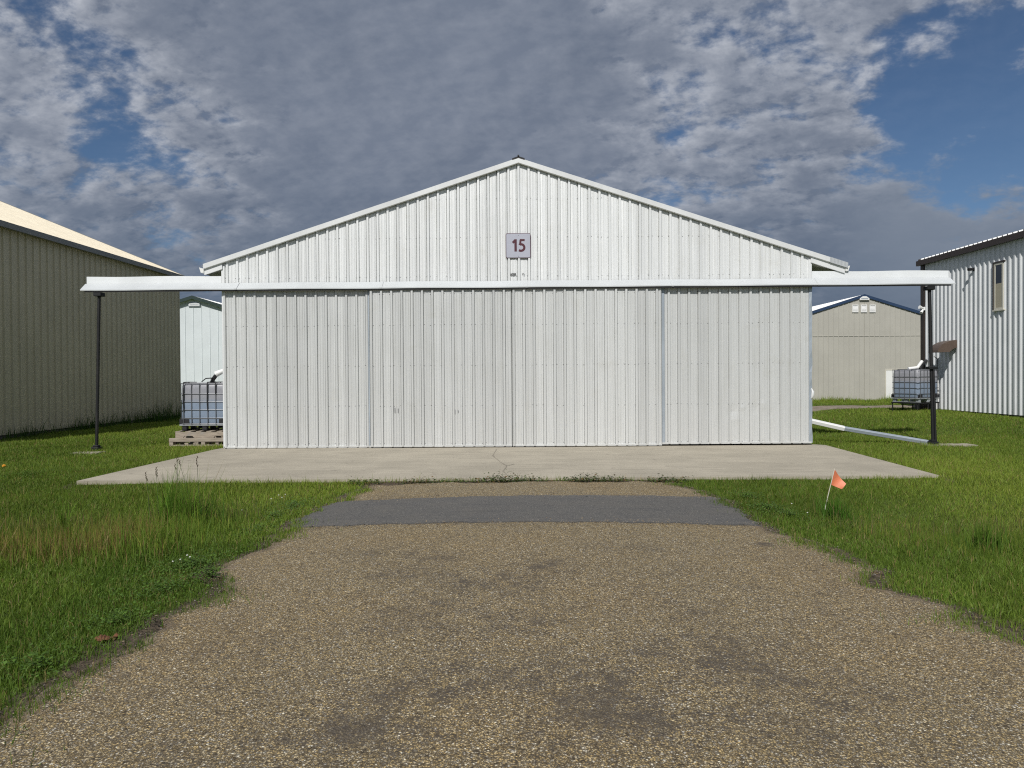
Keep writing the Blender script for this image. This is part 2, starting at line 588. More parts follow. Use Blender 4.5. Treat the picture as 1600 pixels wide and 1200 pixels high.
def mat_concrete(name="concrete", col=(0.375, 0.338, 0.268)):
    m = bpy.data.materials.new(name)
    m.use_nodes = True
    T = NT(m.node_tree)
    geo = T.n('ShaderNodeNewGeometry').outputs['Position']
    n = T.noise(geo, 0.7, 7, 0.65).outputs[0]
    c = T.mix(T.smooth(n, 0.3, 0.7), [k * 0.86 for k in col], [k * 1.10 for k in col])
    st = T.noise(T.n('ShaderNodeMapping', {'Vector': geo, 'Scale': (0.5, 5, 1)}).outputs[0], 1.6, 7, 0.65).outputs[0]
    c = T.mix(T.math('MULTIPLY', T.smooth(st, 0.46, 0.72), 0.55), c, [k * 0.64 for k in col])
    f = T.noise(geo, 60, 5, 0.75).outputs[0]
    c = T.mix(T.math('MULTIPLY', T.smooth(f, 0.5, 0.8), 0.35), c, [k * 0.55 for k in col])
    sp = T.noise(geo, 4.0, 4, 0.6).outputs[0]
    c = T.mix(T.math('MULTIPLY', T.smooth(sp, 0.62, 0.74), 0.50), c, (0.16, 0.14, 0.115))
    bp = T.n('ShaderNodeBump', {'Strength': 0.4, 'Distance': 0.003, 'Height': f})
    b = T.n('ShaderNodeBsdfPrincipled', {'Base Color': c, 'Roughness': 0.9, 'Specular IOR Level': 0.25, 'Normal': bp})
    T.n('ShaderNodeOutputMaterial', {'Surface': b})
    return m


def mat_gravel():
    m = bpy.data.materials.new("gravel")
    m.use_nodes = True
    T = NT(m.node_tree)
    geo = T.n('ShaderNodeNewGeometry').outputs['Position']
    n = T.noise(geo, 5, 8, 0.75).outputs[0]
    c = T.mix(T.smooth(n, 0.3, 0.7), (0.16, 0.13, 0.10), (0.32, 0.27, 0.21))
    b = T.n('ShaderNodeBsdfPrincipled', {'Base Color': c, 'Roughness': 0.95, 'Specular IOR Level': 0.2})
    T.n('ShaderNodeOutputMaterial', {'Surface': b})
    return m


def mat_tank():
    """milky plastic, the water inside reads bluer up to the fill line"""
    m = bpy.data.materials.new("milky_plastic")
    m.use_nodes = True
    T = NT(m.node_tree)
    o = T.n('ShaderNodeTexCoord').outputs['Object']
    z = T.n('ShaderNodeSeparateXYZ', {0: o}).outputs[2]
    n = T.noise(o, 6, 6, 0.65).outputs[0]
    lv = T.smooth(T.math('ADD', z, T.math('MULTIPLY', T.math('SUBTRACT', n, 0.5), 0.12)), 0.62, 0.80)
    c = T.mix(lv, (0.23, 0.285, 0.37), (0.30, 0.30, 0.325))
    c = T.mix(T.math('MULTIPLY', T.smooth(n, 0.45, 0.75), 0.5), c, (0.20, 0.22, 0.25))
    b = T.n('ShaderNodeBsdfPrincipled', {'Base Color': c, 'Roughness': 0.35, 'Subsurface Weight': 0.15, 'Subsurface Radius': (0.05, 0.05, 0.06)})
    T.n('ShaderNodeOutputMaterial', {'Surface': b})
    return m


def mat_glass():
    m = bpy.data.materials.new("window_glass")
    m.use_nodes = True
    T = NT(m.node_tree)
    b = T.n('ShaderNodeBsdfPrincipled', {'Base Color': (0.02, 0.022, 0.025), 'Roughness': 0.04, 'Specular IOR Level': 1.0, 'IOR': 1.6})
    T.n('ShaderNodeOutputMaterial', {'Surface': b})
    return m


M = {}
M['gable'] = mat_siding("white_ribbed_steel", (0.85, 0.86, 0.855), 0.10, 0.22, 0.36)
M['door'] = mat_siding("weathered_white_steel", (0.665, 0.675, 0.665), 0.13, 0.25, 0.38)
M['trim'] = mat_paint("white_trim", (0.78, 0.79, 0.79), 0.40, 0.1, 0.08, 0.15, (0.45, 0.43, 0.40))
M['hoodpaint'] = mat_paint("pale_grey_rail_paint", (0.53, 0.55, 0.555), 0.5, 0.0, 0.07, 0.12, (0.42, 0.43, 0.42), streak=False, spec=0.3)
M['cover'] = mat_paint("white_track_cover_paint", (0.80, 0.82, 0.83), 0.45, 0.05, 0.07, 0.12, (0.45, 0.45, 0.43), streak=False)
M['galv'] = mat_paint("galvanised_steel", (0.52, 0.54, 0.56), 0.40, 0.55, 0.15, 0.2, (0.3, 0.3, 0.3))
M['pale_galv'] = mat_paint("pale_galvanised_steel", (0.56, 0.58, 0.60), 0.5, 0.2, 0.12, streak=False)
M['trim_shade_blue'] = mat_paint("bluish_trim_and_shade", (0.44, 0.49, 0.54), 0.35, 0.3, 0.12)  # real edge flashing, plus shade painted along the door seams
M['black'] = mat_paint("black_paint", (0.007, 0.007, 0.008), 0.6, 0.0, 0.2, 0.25, (0.06, 0.05, 0.045))
M['screw'] = mat_paint("screw_head", (0.24, 0.24, 0.245), 0.6, 0.3, 0.1, streak=False)
M['soffit'] = mat_paint("soffit", (0.40, 0.40, 0.36), 0.7, 0, 0.1)
M['tan'] = mat_paint("tan_steel", (0.52, 0.465, 0.325), 0.5, 0.05, 0.06, 0.05)
M['cream'] = mat_paint("cream_roof_steel", (0.58, 0.515, 0.385), 0.5, 0.05, 0.04)
M['gutter'] = mat_paint("grey_gutter", (0.20, 0.20, 0.19), 0.5, 0.1, 0.1)
M['mint'] = mat_paint("pale_mint_steel", (0.66, 0.705, 0.715), 0.5, 0.0, 0.04)
M['green'] = mat_paint("dark_green_trim", (0.018, 0.038, 0.034), 0.5, 0.0, 0.1)
M['beige'] = mat_paint("beige_steel", (0.43, 0.415, 0.365), 0.55, 0.0, 0.05)
M['blue'] = mat_paint("blue_trim", (0.022, 0.048, 0.105), 0.5, 0.0, 0.1)
M['white'] = mat_paint("white_paint", (0.80, 0.80, 0.78), 0.5, 0.0, 0.04)
M['wwall'] = mat_paint("white_deep_rib_steel", (0.66, 0.675, 0.68), 0.45, 0.0, 0.05, 0.06)
M['brown'] = mat_paint("dark_brown_trim", (0.045, 0.032, 0.026), 0.45, 0.0, 0.15)
M['hood'] = mat_paint("brown_vent_hood", (0.12, 0.085, 0.065), 0.5, 0.1, 0.15, 0.2, (0.2, 0.17, 0.14))
M['found'] = mat_concrete("foundation_concrete", (0.13, 0.12, 0.105))
M['crack'] = mat_concrete('crack_dirt', (0.275, 0.245, 0.195))
M['framecream'] = mat_paint("cream_window_frame", (0.62, 0.59, 0.50), 0.5)
M['pane_reflection'] = mat_paint("tan_reflection_paint", (0.42, 0.38, 0.28), 0.7)  # reflected tan, used as flat colour on the lower pane
M['glass'] = mat_glass()
M['signface'] = mat_paint("sign_face", (0.45, 0.46, 0.53), 0.4, 0.1, 0.05, streak=False)
M['maroon'] = mat_paint("maroon_lettering", (0.075, 0.014, 0.024), 0.5, 0.0, 0.1, streak=False)
M['stencil'] = mat_paint("faded_black_stencil", (0.09, 0.09, 0.09), 0.7, 0.0, 0.3, 0.4, (0.5, 0.5, 0.5), streak=False)
M['wood'] = mat_wood("weathered_pallet_wood")
M['tank'] = mat_tank()
M['cage'] = mat_paint("cage_steel", (0.16, 0.165, 0.175), 0.45, 0.6, 0.15, streak=False)
M['rubber'] = mat_paint("black_plastic", (0.015, 0.015, 0.017), 0.6, 0.0, 0.1, streak=False)
M['pipegrey'] = mat_paint("grey_pipe", (0.33, 0.37, 0.41), 0.5, 0.1, 0.08, streak=False)
M['orange'] = None
M['chip'] = mat_chipseal()
M['asphalt'] = mat_asphalt()
M['concrete'] = mat_concrete()
M['gravel'] = mat_gravel()
M['ground'] = mat_ground()
M['grass'] = mat_vcol("grass_blades", 0.55, 0.35)
M['leaf'] = mat_vcol("weed_leaves", 0.5, 0.3)
M['stonecol'] = mat_vcol("loose_stones", 0.85, 0.0)


def mat_flag():
    m = bpy.data.materials.new("orange_flag_film")
    m.use_nodes = True
    T = NT(m.node_tree)
    a = T.n('ShaderNodeBsdfPrincipled', {'Base Color': (0.86, 0.26, 0.13), 'Roughness': 0.5})
    t = T.n('ShaderNodeBsdfTranslucent', {'Color': (0.95, 0.32, 0.14)})
    b = T.n('ShaderNodeMixShader', {0: 0.25, 1: a, 2: t})
    T.n('ShaderNodeOutputMaterial', {'Surface': b})
    return m


M['orange'] = mat_flag()


# ------------------------------------------------------------------ ground and paving
def axis(breaks):
    """breaks: [(start, step), ..., (end, None)]"""
    out = []
    for (a, st), (b, _) in zip(breaks[:-1], breaks[1:]):
        n = max(1, int(round((b - a) / st)))
        out += list(a + (b - a) * np.arange(n) / n)
    out.append(breaks[-1][0])
    return np.array(out)


def grid_object(name, xs, ys, zf, mat, attrs=None, skirt=0.0):
    X, Y = np.meshgrid(xs, ys)
    return sheet_object(name, X, Y, zf(X, Y), mat, attrs, skirt)


def sheet_object(name, X, Y, Z, mat, attrs=None, skirt=0.0):
    ny, nx = X.shape
    V = np.stack([X, Y, Z], -1).reshape(-1, 3)
    idx = np.arange(nx * ny).reshape(ny, nx)
    q = np.stack([idx[:-1, :-1], idx[:-1, 1:], idx[1:, 1:], idx[1:, :-1]], -1).reshape(-1, 4)
    faces = [tuple(f) for f in q.tolist()]
    if skirt:
        ring = list(idx[0, :]) + list(idx[1:, -1]) + list(idx[-1, -2::-1]) + list(idx[-2:0:-1, 0])
        b = len(V)
        low = V[ring].copy()
        low[:, 2] -= skirt
        V = np.vstack([V, low])
        n = len(ring)
        faces += [(int(ring[i]), b + i, b + (i + 1) % n, int(ring[(i + 1) % n])) for i in range(n)]
    me = bpy.data.meshes.new(name)
    me.from_pydata(V.tolist(), [], faces)
    me.materials.append(mat)
    for an, arr in (attrs or {}).items():
        at = me.attributes.new(an, 'FLOAT', 'POINT')
        a = arr.reshape(-1)
        if len(a) < len(V):
            a = np.concatenate([a, np.zeros(len(V) - len(a))])
        at.data.foreach_set('value', a.astype(np.float32))
    me.polygons.foreach_set('use_smooth', [True] * len(me.polygons))
    if skirt:
        me.set_sharp_from_angle(angle=R(50))
    me.update()
    o = bpy.data.objects.new(name, me)
    COL.objects.link(o)
    return o


xs = axis([(-900, 100), (-100, 10), (-40, 2), (-16, 0.4), (-7.5, 0.12), (7.5, 0.4), (18, 1), (40, 10), (100, 100), (900, None)])
ys = axis([(-300, 50), (-50, 5), (-5, 1), (1.5, 0.12), (12, 0.3), (40, 2), (80, 20), (200, 100), (1500, None)])


def soil_attr(X, Y):
    dl = np.abs(X - edge_l(Y))
    dr = np.abs(X - edge_r(Y))
    on = (Y < 10.9)
    s = np.where(on, np.maximum(1 - dl / 0.36, 1 - dr / 0.34), 0)
    inside = (X > edge_l(Y)) & (X < edge_r(Y)) & (Y < 11.1)
    s = np.where(inside, 1, s)
    # the strip of bare dirt along the slab's two sides
    for sx in (apron_l(Y) - .07, apron_r(Y) + .09):
        s = np.maximum(s, np.where((Y > 10.8) & (Y < 16.2), 1 - np.abs(X - sx) / 0.16, 0))
    # the worn corner right of the paving
    s = np.maximum(s, np.exp(-(((X - 3.3) / 0.5) ** 2 + ((Y - 4.6) / 0.35) ** 2)) * 1.1)
    s = np.maximum(s, np.exp(-(((X + 2.55) / 0.3) ** 2 + ((Y - 4.45) / 0.5) ** 2)) * 0.9)
    return np.clip(s, 0, 1.2)


def ground_z(X, Y):
    z = terrain(X, Y)
    inside = (X > edge_l(Y) + 0.06) & (X < edge_r(Y) - 0.06) & (Y < DRIVE_Y1 - 0.1)
    slab = (X > -6.6) & (X < 6.55) & (Y > 11.1) & (Y < 28.5)
    return z - 0.05 * inside - 0.10 * slab


GX, GY = np.meshgrid(xs, ys)
g = grid_object('ground', xs, ys, ground_z, M['ground'], {'soil': soil_attr(GX, GY)})
tag(g, kind='structure')

# chip-seal driveway, crowned, with ragged edges
dy = np.arange(1.0, DRIVE_Y1 + 0.01, 0.06)
dt = np.linspace(0, 1, 91)
DY = np.repeat(dy[:, None], len(dt), 1)
rag = 0.03 * np.sin(dy * 53 + np.sin(dy * 31) * 3) + rng.normal(0, 0.012, len(dy))
rag2 = 0.03 * np.sin(dy * 47 + np.sin(dy * 29) * 3) + rng.normal(0, 0.012, len(dy))
EL = (edge_l(dy) + rag)[:, None]
ER = (edge_r(dy) + rag2)[:, None]
DX = EL + (ER - EL) * dt[None, :]
endw = 0.05 * np.sin(DX * 4) + 0.035 * np.sin(DX * 11)
DYw = DY + endw * sstep(10.0, DRIVE_Y1, DY)
DZ = terrain(DX, DYw) + 0.018
stain = np.zeros_like(DX)
for (u, v, rx, ry, a) in [(860, 885, 60, 14, 1.0), (620, 903, 70, 7, 0.9), (790, 960, 130, 22, 0.7), (1080, 1020, 120, 60, 1.0),
                          (950, 1070, 220, 60, 0.8), (680, 1080, 190, 45, 1.0), (560, 1150, 140, 45, 0.9), (1020, 1130, 300, 50, 0.8), (760, 930, 260, 60, 0.6),
                          (1300, 1110, 70, 20, 0.7), (700, 870, 120, 14, 0.6), (1000, 905, 120, 18, 0.5), (1195, 854, 14, 4, 2.0),
                          (880, 1180, 260, 30, 0.5)]:
    c = G(u, v)
    ex = G(u + rx, v)
    ey = G(u, v - ry)
    sx, sy = abs(ex.x - c.x), abs(ey.y - c.y)
    stain = np.maximum(stain, a * np.exp(-(((DX - c.x) / sx) ** 2 + ((DYw - c.y) / sy) ** 2)))
edg = 1 - np.minimum((DX - EL), (ER - DX)) / 0.30
d = sheet_object('driveway', DX, DYw, DZ, M['chip'], {'stain': stain, 'edge': np.clip(edg, 0, 1)}, 0.06)
tag(d, kind='structure')

# darker asphalt patch across the driveway
pu = np.linspace(0, 1, 70)
pv = np.linspace(0, 1, 26)
nl, nr, fl, fr = G(455, 828), G(1185, 825), G(503, 789), G(1137, 781)
PX = np.zeros((len(pv), len(pu)))
PY = np.zeros_like(PX)
for i, b in enumerate(pv):
    yl = nl.y + (fl.y - nl.y) * b
    yr = nr.y + (fr.y - nr.y) * b
    y = yl + (yr - yl) * pu
    xl = edge_l(yl) + 0.02 + 0.03 * math.sin(yl * 33)
    xr = edge_r(yr) - 0.02 + 0.03 * math.sin(yr * 29)
    PX[i] = xl + (xr - xl) * pu
    e = 0.016 * np.sin(pu * 40) + 0.011 * np.sin(pu * 93) + rng.normal(0, 0.004, len(pu)) if i in (0, len(pv) - 1) else 0
    PY[i] = y + e
pt = sheet_object('asphalt_patch', PX, PY, terrain(PX, PY) + 0.030, M['asphalt'], None, 0.014)
tag(pt, kind='structure')


# concrete apron in front of the doors, running under the hangar as its floor
def wavy_edge(x0, x1, n, amp):
    x = np.linspace(x0, x1, n)
    return x, amp * np.sin(x * 3.1) + amp * 0.6 * np.sin(x * 8.3)


ax = np.linspace(-6.78, 6.84, 120)
ay = np.concatenate([[11.02], np.linspace(11.2, 16.4, 20), [28.2]])
AX, AY = np.meshgrid(ax, ay)
AT = (AX - ax[0]) / (ax[-1] - ax[0])
AX = np.where(AY > 16.1, -6.68 + 13.38 * AT, apron_l(AY) + (apron_r(AY) - apron_l(AY)) * AT)
AY = AY + np.where(AY < 11.1, 0.012 * np.sin(AX * 5) + 0.008 * np.sin(AX * 13), 0)
a = sheet_object('concrete_apron', AX, AY, np.full_like(AX, 0.035), M['concrete'], None, 0.15)
tag(a, kind='structure')
# hairline cracks in the slab
cr = MB()
for pts in ([(776, 702), (770, 712), (782, 722), (792, 728), (786, 736), (795, 745)], [(792, 728), (804, 725)], [(410, 722), (430, 721)]):
    ps = [P(u, v, 14).copy() for u, v in pts]
    ps = []
    for u, v in pts:
        r_ = ray(u, v)
        t = (0.036 - CAM.z) / r_.z
        ps.append(CAM + r_ * t)
    for p0, p1 in zip(ps[:-1], ps[1:]):
        for k in range(6):
            q0 = p0.lerp(p1, k / 6)
            q1 = p0.lerp(p1, (k + 1) / 6)
            j = Vector((random.uniform(-.03, .03), random.uniform(-.03, .03), 0))
            w0 = 0.004 + random.uniform(0, 0.010)
            cr.face([(q0.x - w0, q0.y, 0.0385), (q0.x + w0, q0.y, 0.0385), (q1.x + w0 + j.x * 0.3, q1.y, 0.0385), (q1.x - w0 + j.x * 0.3, q1.y, 0.0385)])
o = cr.build('pavement_cracks', M['crack'])
tag(o, kind='structure')

# gravel lane behind
lx = np.linspace(6.9, 60, 120)
lt = np.linspace(0, 1, 8)
LX = np.repeat(lx[None, :], len(lt), 0)
LY = 27.3 + 2.0 * lt[:, None] + 0.12 * np.sin(LX * 1.1) + 0.06 * np.sin(LX * 3.7) + 0 * LX
o = sheet_object('gravel_road', LX, LY, terrain(LX, LY) + 0.02, M['gravel'], None, 0.05)
tag(o, kind='structure')


# ------------------------------------------------------------------ ribbed steel sheets
def rib_profile(s0, s1, pitch, hgt, base, top, minor=True, phase=0.0):
    """(s, depth) list across the sheet; with minor=True the pans bow a little and carry two small stiffeners and a lap seam"""
    out = [(s0, 0.0)]
    k0 = math.ceil((s0 - phase) / pitch - 1e-6)
    k1 = math.floor((s1 - phase) / pitch + 1e-6)
    for k in range(k0 - 1, k1 + 1):
        c = phase + k * pitch
        if c - base / 2 > s0 + .012 and c + base / 2 < s1 - .002:
            if minor:
                out += [(c - base / 2 - .0155, 0), (c - base / 2 - .0145, -.02), (c - base / 2 - .001, -.02)]
            out += [(c - base / 2, 0), (c - top / 2, hgt), (c + top / 2, hgt + (random.uniform(-.006, .004) if minor else 0)), (c + base / 2, 0)]
        if minor:
            bow, tilt = random.uniform(-.002, .010), random.uniform(-.006, .006)
            for q in (.16, .36, .64, .84):
                m_ = c + pitch * q
                dd = bow * (1 - (2 * q - 1) ** 2) + tilt * (q - .5)
                if m_ - 0.013 > s0 and m_ + 0.013 < s1:
                    if q in (.36, .64):
                        out += [(m_ - 0.010, dd), (m_ - 0.004, dd + 0.006), (m_ + 0.004, dd + 0.006), (m_ + 0.010, dd)]
                    else:
                        out.append((m_, dd))
    out.append((s1, 0.0))
    return out


def sheet(mb, prof, zb, zt, to3, rows=2, wave=0.0, m=0, dents=()):
    """prof (s, d); zb(s), zt(s) heights; to3(s, d, z) -> point"""
    n = len(prof)
    vs = []
    for i in range(rows + 1):
        t = i / rows
        for s, dpt in prof:
            z = zb(s) + (zt(s) - zb(s)) * t
            dd = dpt
            if wave and 0 < i < rows:
                dd += wave * (math.sin(s * 2.9 + z * 2.3) * math.sin(z * 3.1 - s * 1.3) + 0.6 * math.sin(s * 7.1 + z * 5.7))
            if wave and dents:
                for (ds, dz, rs, rz, da) in dents:
                    dd += da * math.exp(-((s - ds) / rs) ** 2 - ((z - dz) / rz) ** 2)
            vs.append(to3(s, dd, z))
    fs = []
    for i in range(rows):
        for k in range(n - 1):
            a = i * n + k
            fs.append((a, a + 1, a + n + 1, a + n))
    mb.raw(vs, fs, m)


def screws(mb, s0, s1, pitch, phase, zs, to3, zmax=None, m=1, r=0.0085):
    k0 = math.ceil((s0 - phase) / pitch)
    k1 = math.floor((s1 - phase) / pitch)
    for k in range(k0, k1 + 1):
        c = phase + k * pitch
        for off in (-0.045, 0.045):
            for z in zs:
                s = c + off + random.uniform(-.004, .004)
                if random.random() < (0.25 if off > 0 else 0.06) or not (s0 + .02 < s < s1 - .02):
                    continue
                zz = z + random.uniform(-.012, .012)
                if zmax and zz > zmax(s) - 0.05:
                    continue
                ring = [to3(s + r * math.cos(q * math.pi / 3), 0.005, zz + r * math.sin(q * math.pi / 3)) for q in range(6)]
                base = [to3(s + r * math.cos(q * math.pi / 3), -0.001, zz + r * math.sin(q * math.pi / 3)) for q in range(6)]
                mb.raw(ring + base, [(0, 1, 2, 3, 4, 5)] + [(q, (q + 1) % 6, 6 + (q + 1) % 6, 6 + q) for q in range(6)], m)


# ------------------------------------------------------------------ the hangar
PITCH = 0.2286
HB = thing('aircraft_hangar', 'white ribbed metal hangar with four closed sliding doors and a long door rail', 'hangar', (0, 16, 0))
HO = (0, 16, 0)
XR = P(810, 250, 16).x          # ridge
ZR = 6.53                       # top of the roof at the ridge
SL = 0.327
WL, WR = P(350, 560, 16).x, P(1266, 560, 16).x   # wall corners
EL_, ER_ = P(316, 415, 16).x, P(1323, 413, 16).x
YB = 28.0


def roof_z(x):
    return ZR - SL * abs(x - XR)


def front(s, dpt, z):
    return (s, 16.0 - dpt, z)


ZD = 3.80   # foot of the gable sheets
mb = MB()
prof = rib_profile(WL, WR, PITCH, 0.038, 0.060, 0.044, True, XR)
prof.append((XR, 0.038))
prof = sorted(set(prof), key=lambda q: q[0])
sheet(mb, prof, lambda s: ZD - 0.06, lambda s: roof_z(s) - 0.03, front, 10, 0.0016)
screws(mb, WL, WR, PITCH, XR, [3.90, 4.78, 5.65], front, lambda s: roof_z(s) - 0.17)
mb.build('gable_wall', [M['gable'], M['screw']], HB, HO, fix=False)

# side and back walls
for nm, xx, sg in (('side_wall', WL, -1), ('side_wall', WR, 1)):
    mb = MB()
    p_ = rib_profile(16.02, YB, PITCH, 0.019, 0.06, 0.026, False, 0)
    sheet(mb, p_, lambda s: 0.06, lambda s, xx=xx: roof_z(xx) - 0.1, lambda s, dd, z, xx=xx, sg=sg: (xx + sg * (0.002 + dd), s, z), 2)
    mb.build(nm, M['gable'], HB, HO, fix=False)
mb = MB()
p_ = rib_profile(WL, WR, PITCH, 0.019, 0.06, 0.026, False, 0)
sheet(mb, p_, lambda s: 0.06, lambda s: roof_z(s) - 0.1, lambda s, dd, z: (s, YB + dd, z), 2)
mb.build('back_wall', M['gable'], HB, HO, fix=False)

# roof: ribbed sheets running down each slope
cs = math.cos(math.atan(SL))
for xe in (EL_, ER_):
    mb = MB()
    p_ = rib_profile(15.93, YB + 0.1, PITCH, 0.022, 0.055, 0.028, False, 0.05)
    ln = abs(xe - XR)
    sg = 1 if xe > XR else -1

    def r3(s, dd, t, sg=sg):
        x = XR + sg * t
        return (x + sg * dd * SL * cs, s, ZR - SL * t + dd)
    sheet(mb, p_, lambda s: 0.0, lambda s, ln=ln: ln, r3, 2)
    sheet(mb, [(15.93, -0.035), (YB + 0.1, -0.035)], lambda s: 0.0, lambda s, ln=ln: ln - 0.03, r3, 1)
    ro = mb.build('roof', M['galv'], HB, HO, fix=False)
    if xe == EL_:
        mb = MB()
        # dark ridge cap
        for s2 in (-1, 1):
            w = 0.14
            mb.raw([(XR, 15.90, ZR + 0.055), (XR + s2 * w, 15.90, ZR + 0.055 - SL * w), (XR + s2 * w, YB + .12, ZR + 0.055 - SL * w), (XR, YB + .12, ZR + 0.055),
                    (XR, 15.90, ZR + 0.012), (XR + s2 * w, 15.90, ZR + 0.012 - SL * w), (XR + s2 * w, YB + .12, ZR + 0.012 - SL * w), (XR, YB + .12, ZR + 0.012)],
                   [(0, 1, 2, 3), (4, 5, 6, 7), (0, 1, 5, 4), (1, 2, 6, 5)])
        mb.box((XR - 0.02, 15.90, ZR + 0.04), (XR + 0.02, YB + .12, ZR + 0.085))
        mb.build('ridge_cap', M['black'], ro, HO)

# rake trim along both slopes of the gable
for xe in (EL_ + 0.06, ER_ - 0.42):
    mb = MB()
    n = 14
    for k in range(n):
        a_, b_ = XR + (xe - XR) * k / n, XR + (xe - XR) * (k + 1) / n
        w0, w1 = 0.004 * math.sin(k * 1.7), 0.004 * math.sin((k + 1) * 1.7)
        za, zb = roof_z(a_) + 0.022, roof_z(b_) + 0.022
        h = 0.108
        mb.raw([(a_, 15.90 + w0, za), (b_, 15.90 + w1, zb), (b_, 15.905 + w1, zb - h), (a_, 15.905 + w0, za - h),
                (a_, 16.06, za + .006), (b_, 16.06, zb + .006), (b_, 15.955, zb - h - .01), (a_, 15.955, za - h - .01)],
               [(0, 1, 2, 3), (0, 1, 5, 4), (3, 2, 6, 7)])
    mb.build('rake_trim', M['trim'], HB, HO)

mb = MB()
xa_, xb_ = ER_ - 0.42, ER_ - 0.01
nk = 13
for k in range(nk):
    a_, b_ = xa_ + (xb_ - xa_) * (k + .12) / nk, xa_ + (xb_ - xa_) * (k + .88) / nk
    for (p0, p1, yy) in ((a_, b_, 15.897), (b_, xa_ + (xb_ - xa_) * (k + 1.12) / nk if k < nk - 1 else xb_, 15.91)):
        za, zb = roof_z(p0) + 0.028, roof_z(p1) + 0.028
        mb.raw([(p0, yy, za), (p1, yy, zb), (p1, yy, zb - .120), (p0, yy, za - .120), (p0, 16.0, za), (p1, 16.0, zb), (p1, 15.94, zb - .120), (p0, 15.94, za - .120)],
               [(0, 1, 2, 3), (0, 1, 5, 4), (3, 2, 6, 7), (0, 3, 7, 4), (1, 2, 6, 5)])
mb.build('ribbed_end_piece', M['pale_galv'], HB, HO)

# boxed overhang ends: fascia board, soffit, eave gutter
for side, (xw, xe) in enumerate(((WL, EL_), (WR, ER_))):
    sg = -1 if side == 0 else 1
    xo = xe - sg * 0.07
    mb = MB()
    y0 = 15.945
    za, zb = roof_z(xw) - 0.092, roof_z(xo) - 0.092
    mb.raw([(xw, y0, za), (xo, y0, zb), (xo, y0, zb - .13), (xw, y0, za - .13), (xw, y0 + .04, za), (xo, y0 + .04, zb), (xo, y0 + .04, zb - .13), (xw, y0 + .04, za - .13)],
           [(0, 1, 2, 3), (4, 5, 6, 7), (0, 1, 5, 4), (3, 2, 6, 7), (1, 2, 6, 5), (0, 3, 7, 4)])
    mb.build('fascia', M['trim'], HB, HO)
    mb = MB()
    mb.raw([(xw, y0 + .05, za - .11), (xo, y0 + .05, zb - .11), (xo, YB, zb - .11), (xw, YB, za - .11)], [(0, 1, 2, 3)])
    mb.raw([(xo, y0 + .05, zb + .1), (xo, y0 + .05, zb - .11), (xo, YB, zb - .11), (xo, YB, zb + .1)], [(0, 1, 2, 3)])
    mb.build('soffit', M['soffit'], HB, HO)
    mb = MB()
    gz = roof_z(xe) - 0.06
    prof_g = [(0, 0), (0.10, 0.03), (0.10, 0.022), (0.065, -0.09), (0.0, -0.09)]
    mb.prism(prof_g, 15.93, YB, lambda p, q, s, xe=xe, sg=sg, gz=gz: (xe + sg * (p - 0.06), s, gz + q))
    mb.build('gutter', M['white'], HB, HO)

# corner flashing of the gable
for xw, sg in ((WL, -1), (WR, 1)):
    mb = MB()
    mb.cbox((min(xw - sg * .045, xw + sg * .03), 15.972, ZD - 0.05), (max(xw - sg * .045, xw + sg * .03), 16.03, roof_z(xw) - 0.15), 0.004)
    mb.build('corner_trim', M['trim'], HB, HO)

# door rail: cover plate on the two ends, flared hood along the whole length, black track under it
RX0, RX1 = P(126, 440, 15.8).x, P(1492, 440, 15.8).x
for (xa, xb) in ((RX0 + 0.03, WL - 0.034), (WR + 0.034, RX1 - 0.03)):
    mb = MB()
    n = 10
    for k in range(n):
        a_, b_ = xa + (xb - xa) * k / n, xa + (xb - xa) * (k + 1) / n
        t0 = 3.955 + 0.006 * math.sin(a_ * 3.0)
        t1 = 3.955 + 0.006 * math.sin(b_ * 3.0)
        mb.raw([(a_, 15.975, 3.74), (b_, 15.975, 3.74), (b_, 15.975, t1), (a_, 15.975, t0), (a_, 16.13, 3.74), (b_, 16.13, 3.74), (b_, 16.13, t1), (a_, 16.13, t0)],
               [(0, 1, 2, 3), (2, 3, 7, 6), (4, 5, 6, 7), (0, 1, 5, 4)])
    for xq in (xa, xb):
        mb.face([(xq, 15.975, 3.74), (xq, 16.13, 3.74), (xq, 16.13, 3.95), (xq, 15.975, 3.95)])
    mb.build('rail_cover_plate', M['cover'], HB, HO)
mb = MB()
n = 40
for k in range(n):
    a_, b_ = RX0 + (RX1 - RX0) * k / n, RX0 + (RX1 - RX0) * (k + 1) / n
    j0, j1 = 0.004 * math.sin(a_ * 2.3), 0.004 * math.sin(b_ * 2.3)
    mb.raw([(a_, 15.97, 3.795 + j0), (b_, 15.97, 3.795 + j1), (b_, 15.772, 3.640 + j1), (a_, 15.772, 3.640 + j0),
            (a_, 15.772, 3.618 + j0), (b_, 15.772, 3.618 + j1), (b_, 15.785, 3.618 + j1), (a_, 15.785, 3.618 + j0),
            (b_, 15.965, 3.772 + j1), (a_, 15.965, 3.772 + j0)],
           [(0, 1, 2, 3), (3, 2, 5, 4), (4, 5, 6, 7), (7, 6, 8, 9)])
for k in range(1, 6):   # lapped joints of the hood
    xj = RX0 + (RX1 - RX0) * k / 6 + .2
    mb.raw([(xj, 15.965, 3.802), (xj + .05, 15.965, 3.802), (xj + .05, 15.764, 3.642), (xj, 15.764, 3.642), (xj, 15.764, 3.616), (xj + .05, 15.764, 3.616)],
           [(0, 1, 2, 3), (3, 2, 5, 4)])
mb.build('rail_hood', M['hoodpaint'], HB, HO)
mb = MB()
mb.box((RX0 + 0.09, 15.788, 3.585), (RX1 - 0.09, 15.802, 3.642))
mb.box((RX0 + 0.09, 15.860, 3.672), (RX1 - 0.09, 15.96, 3.69))
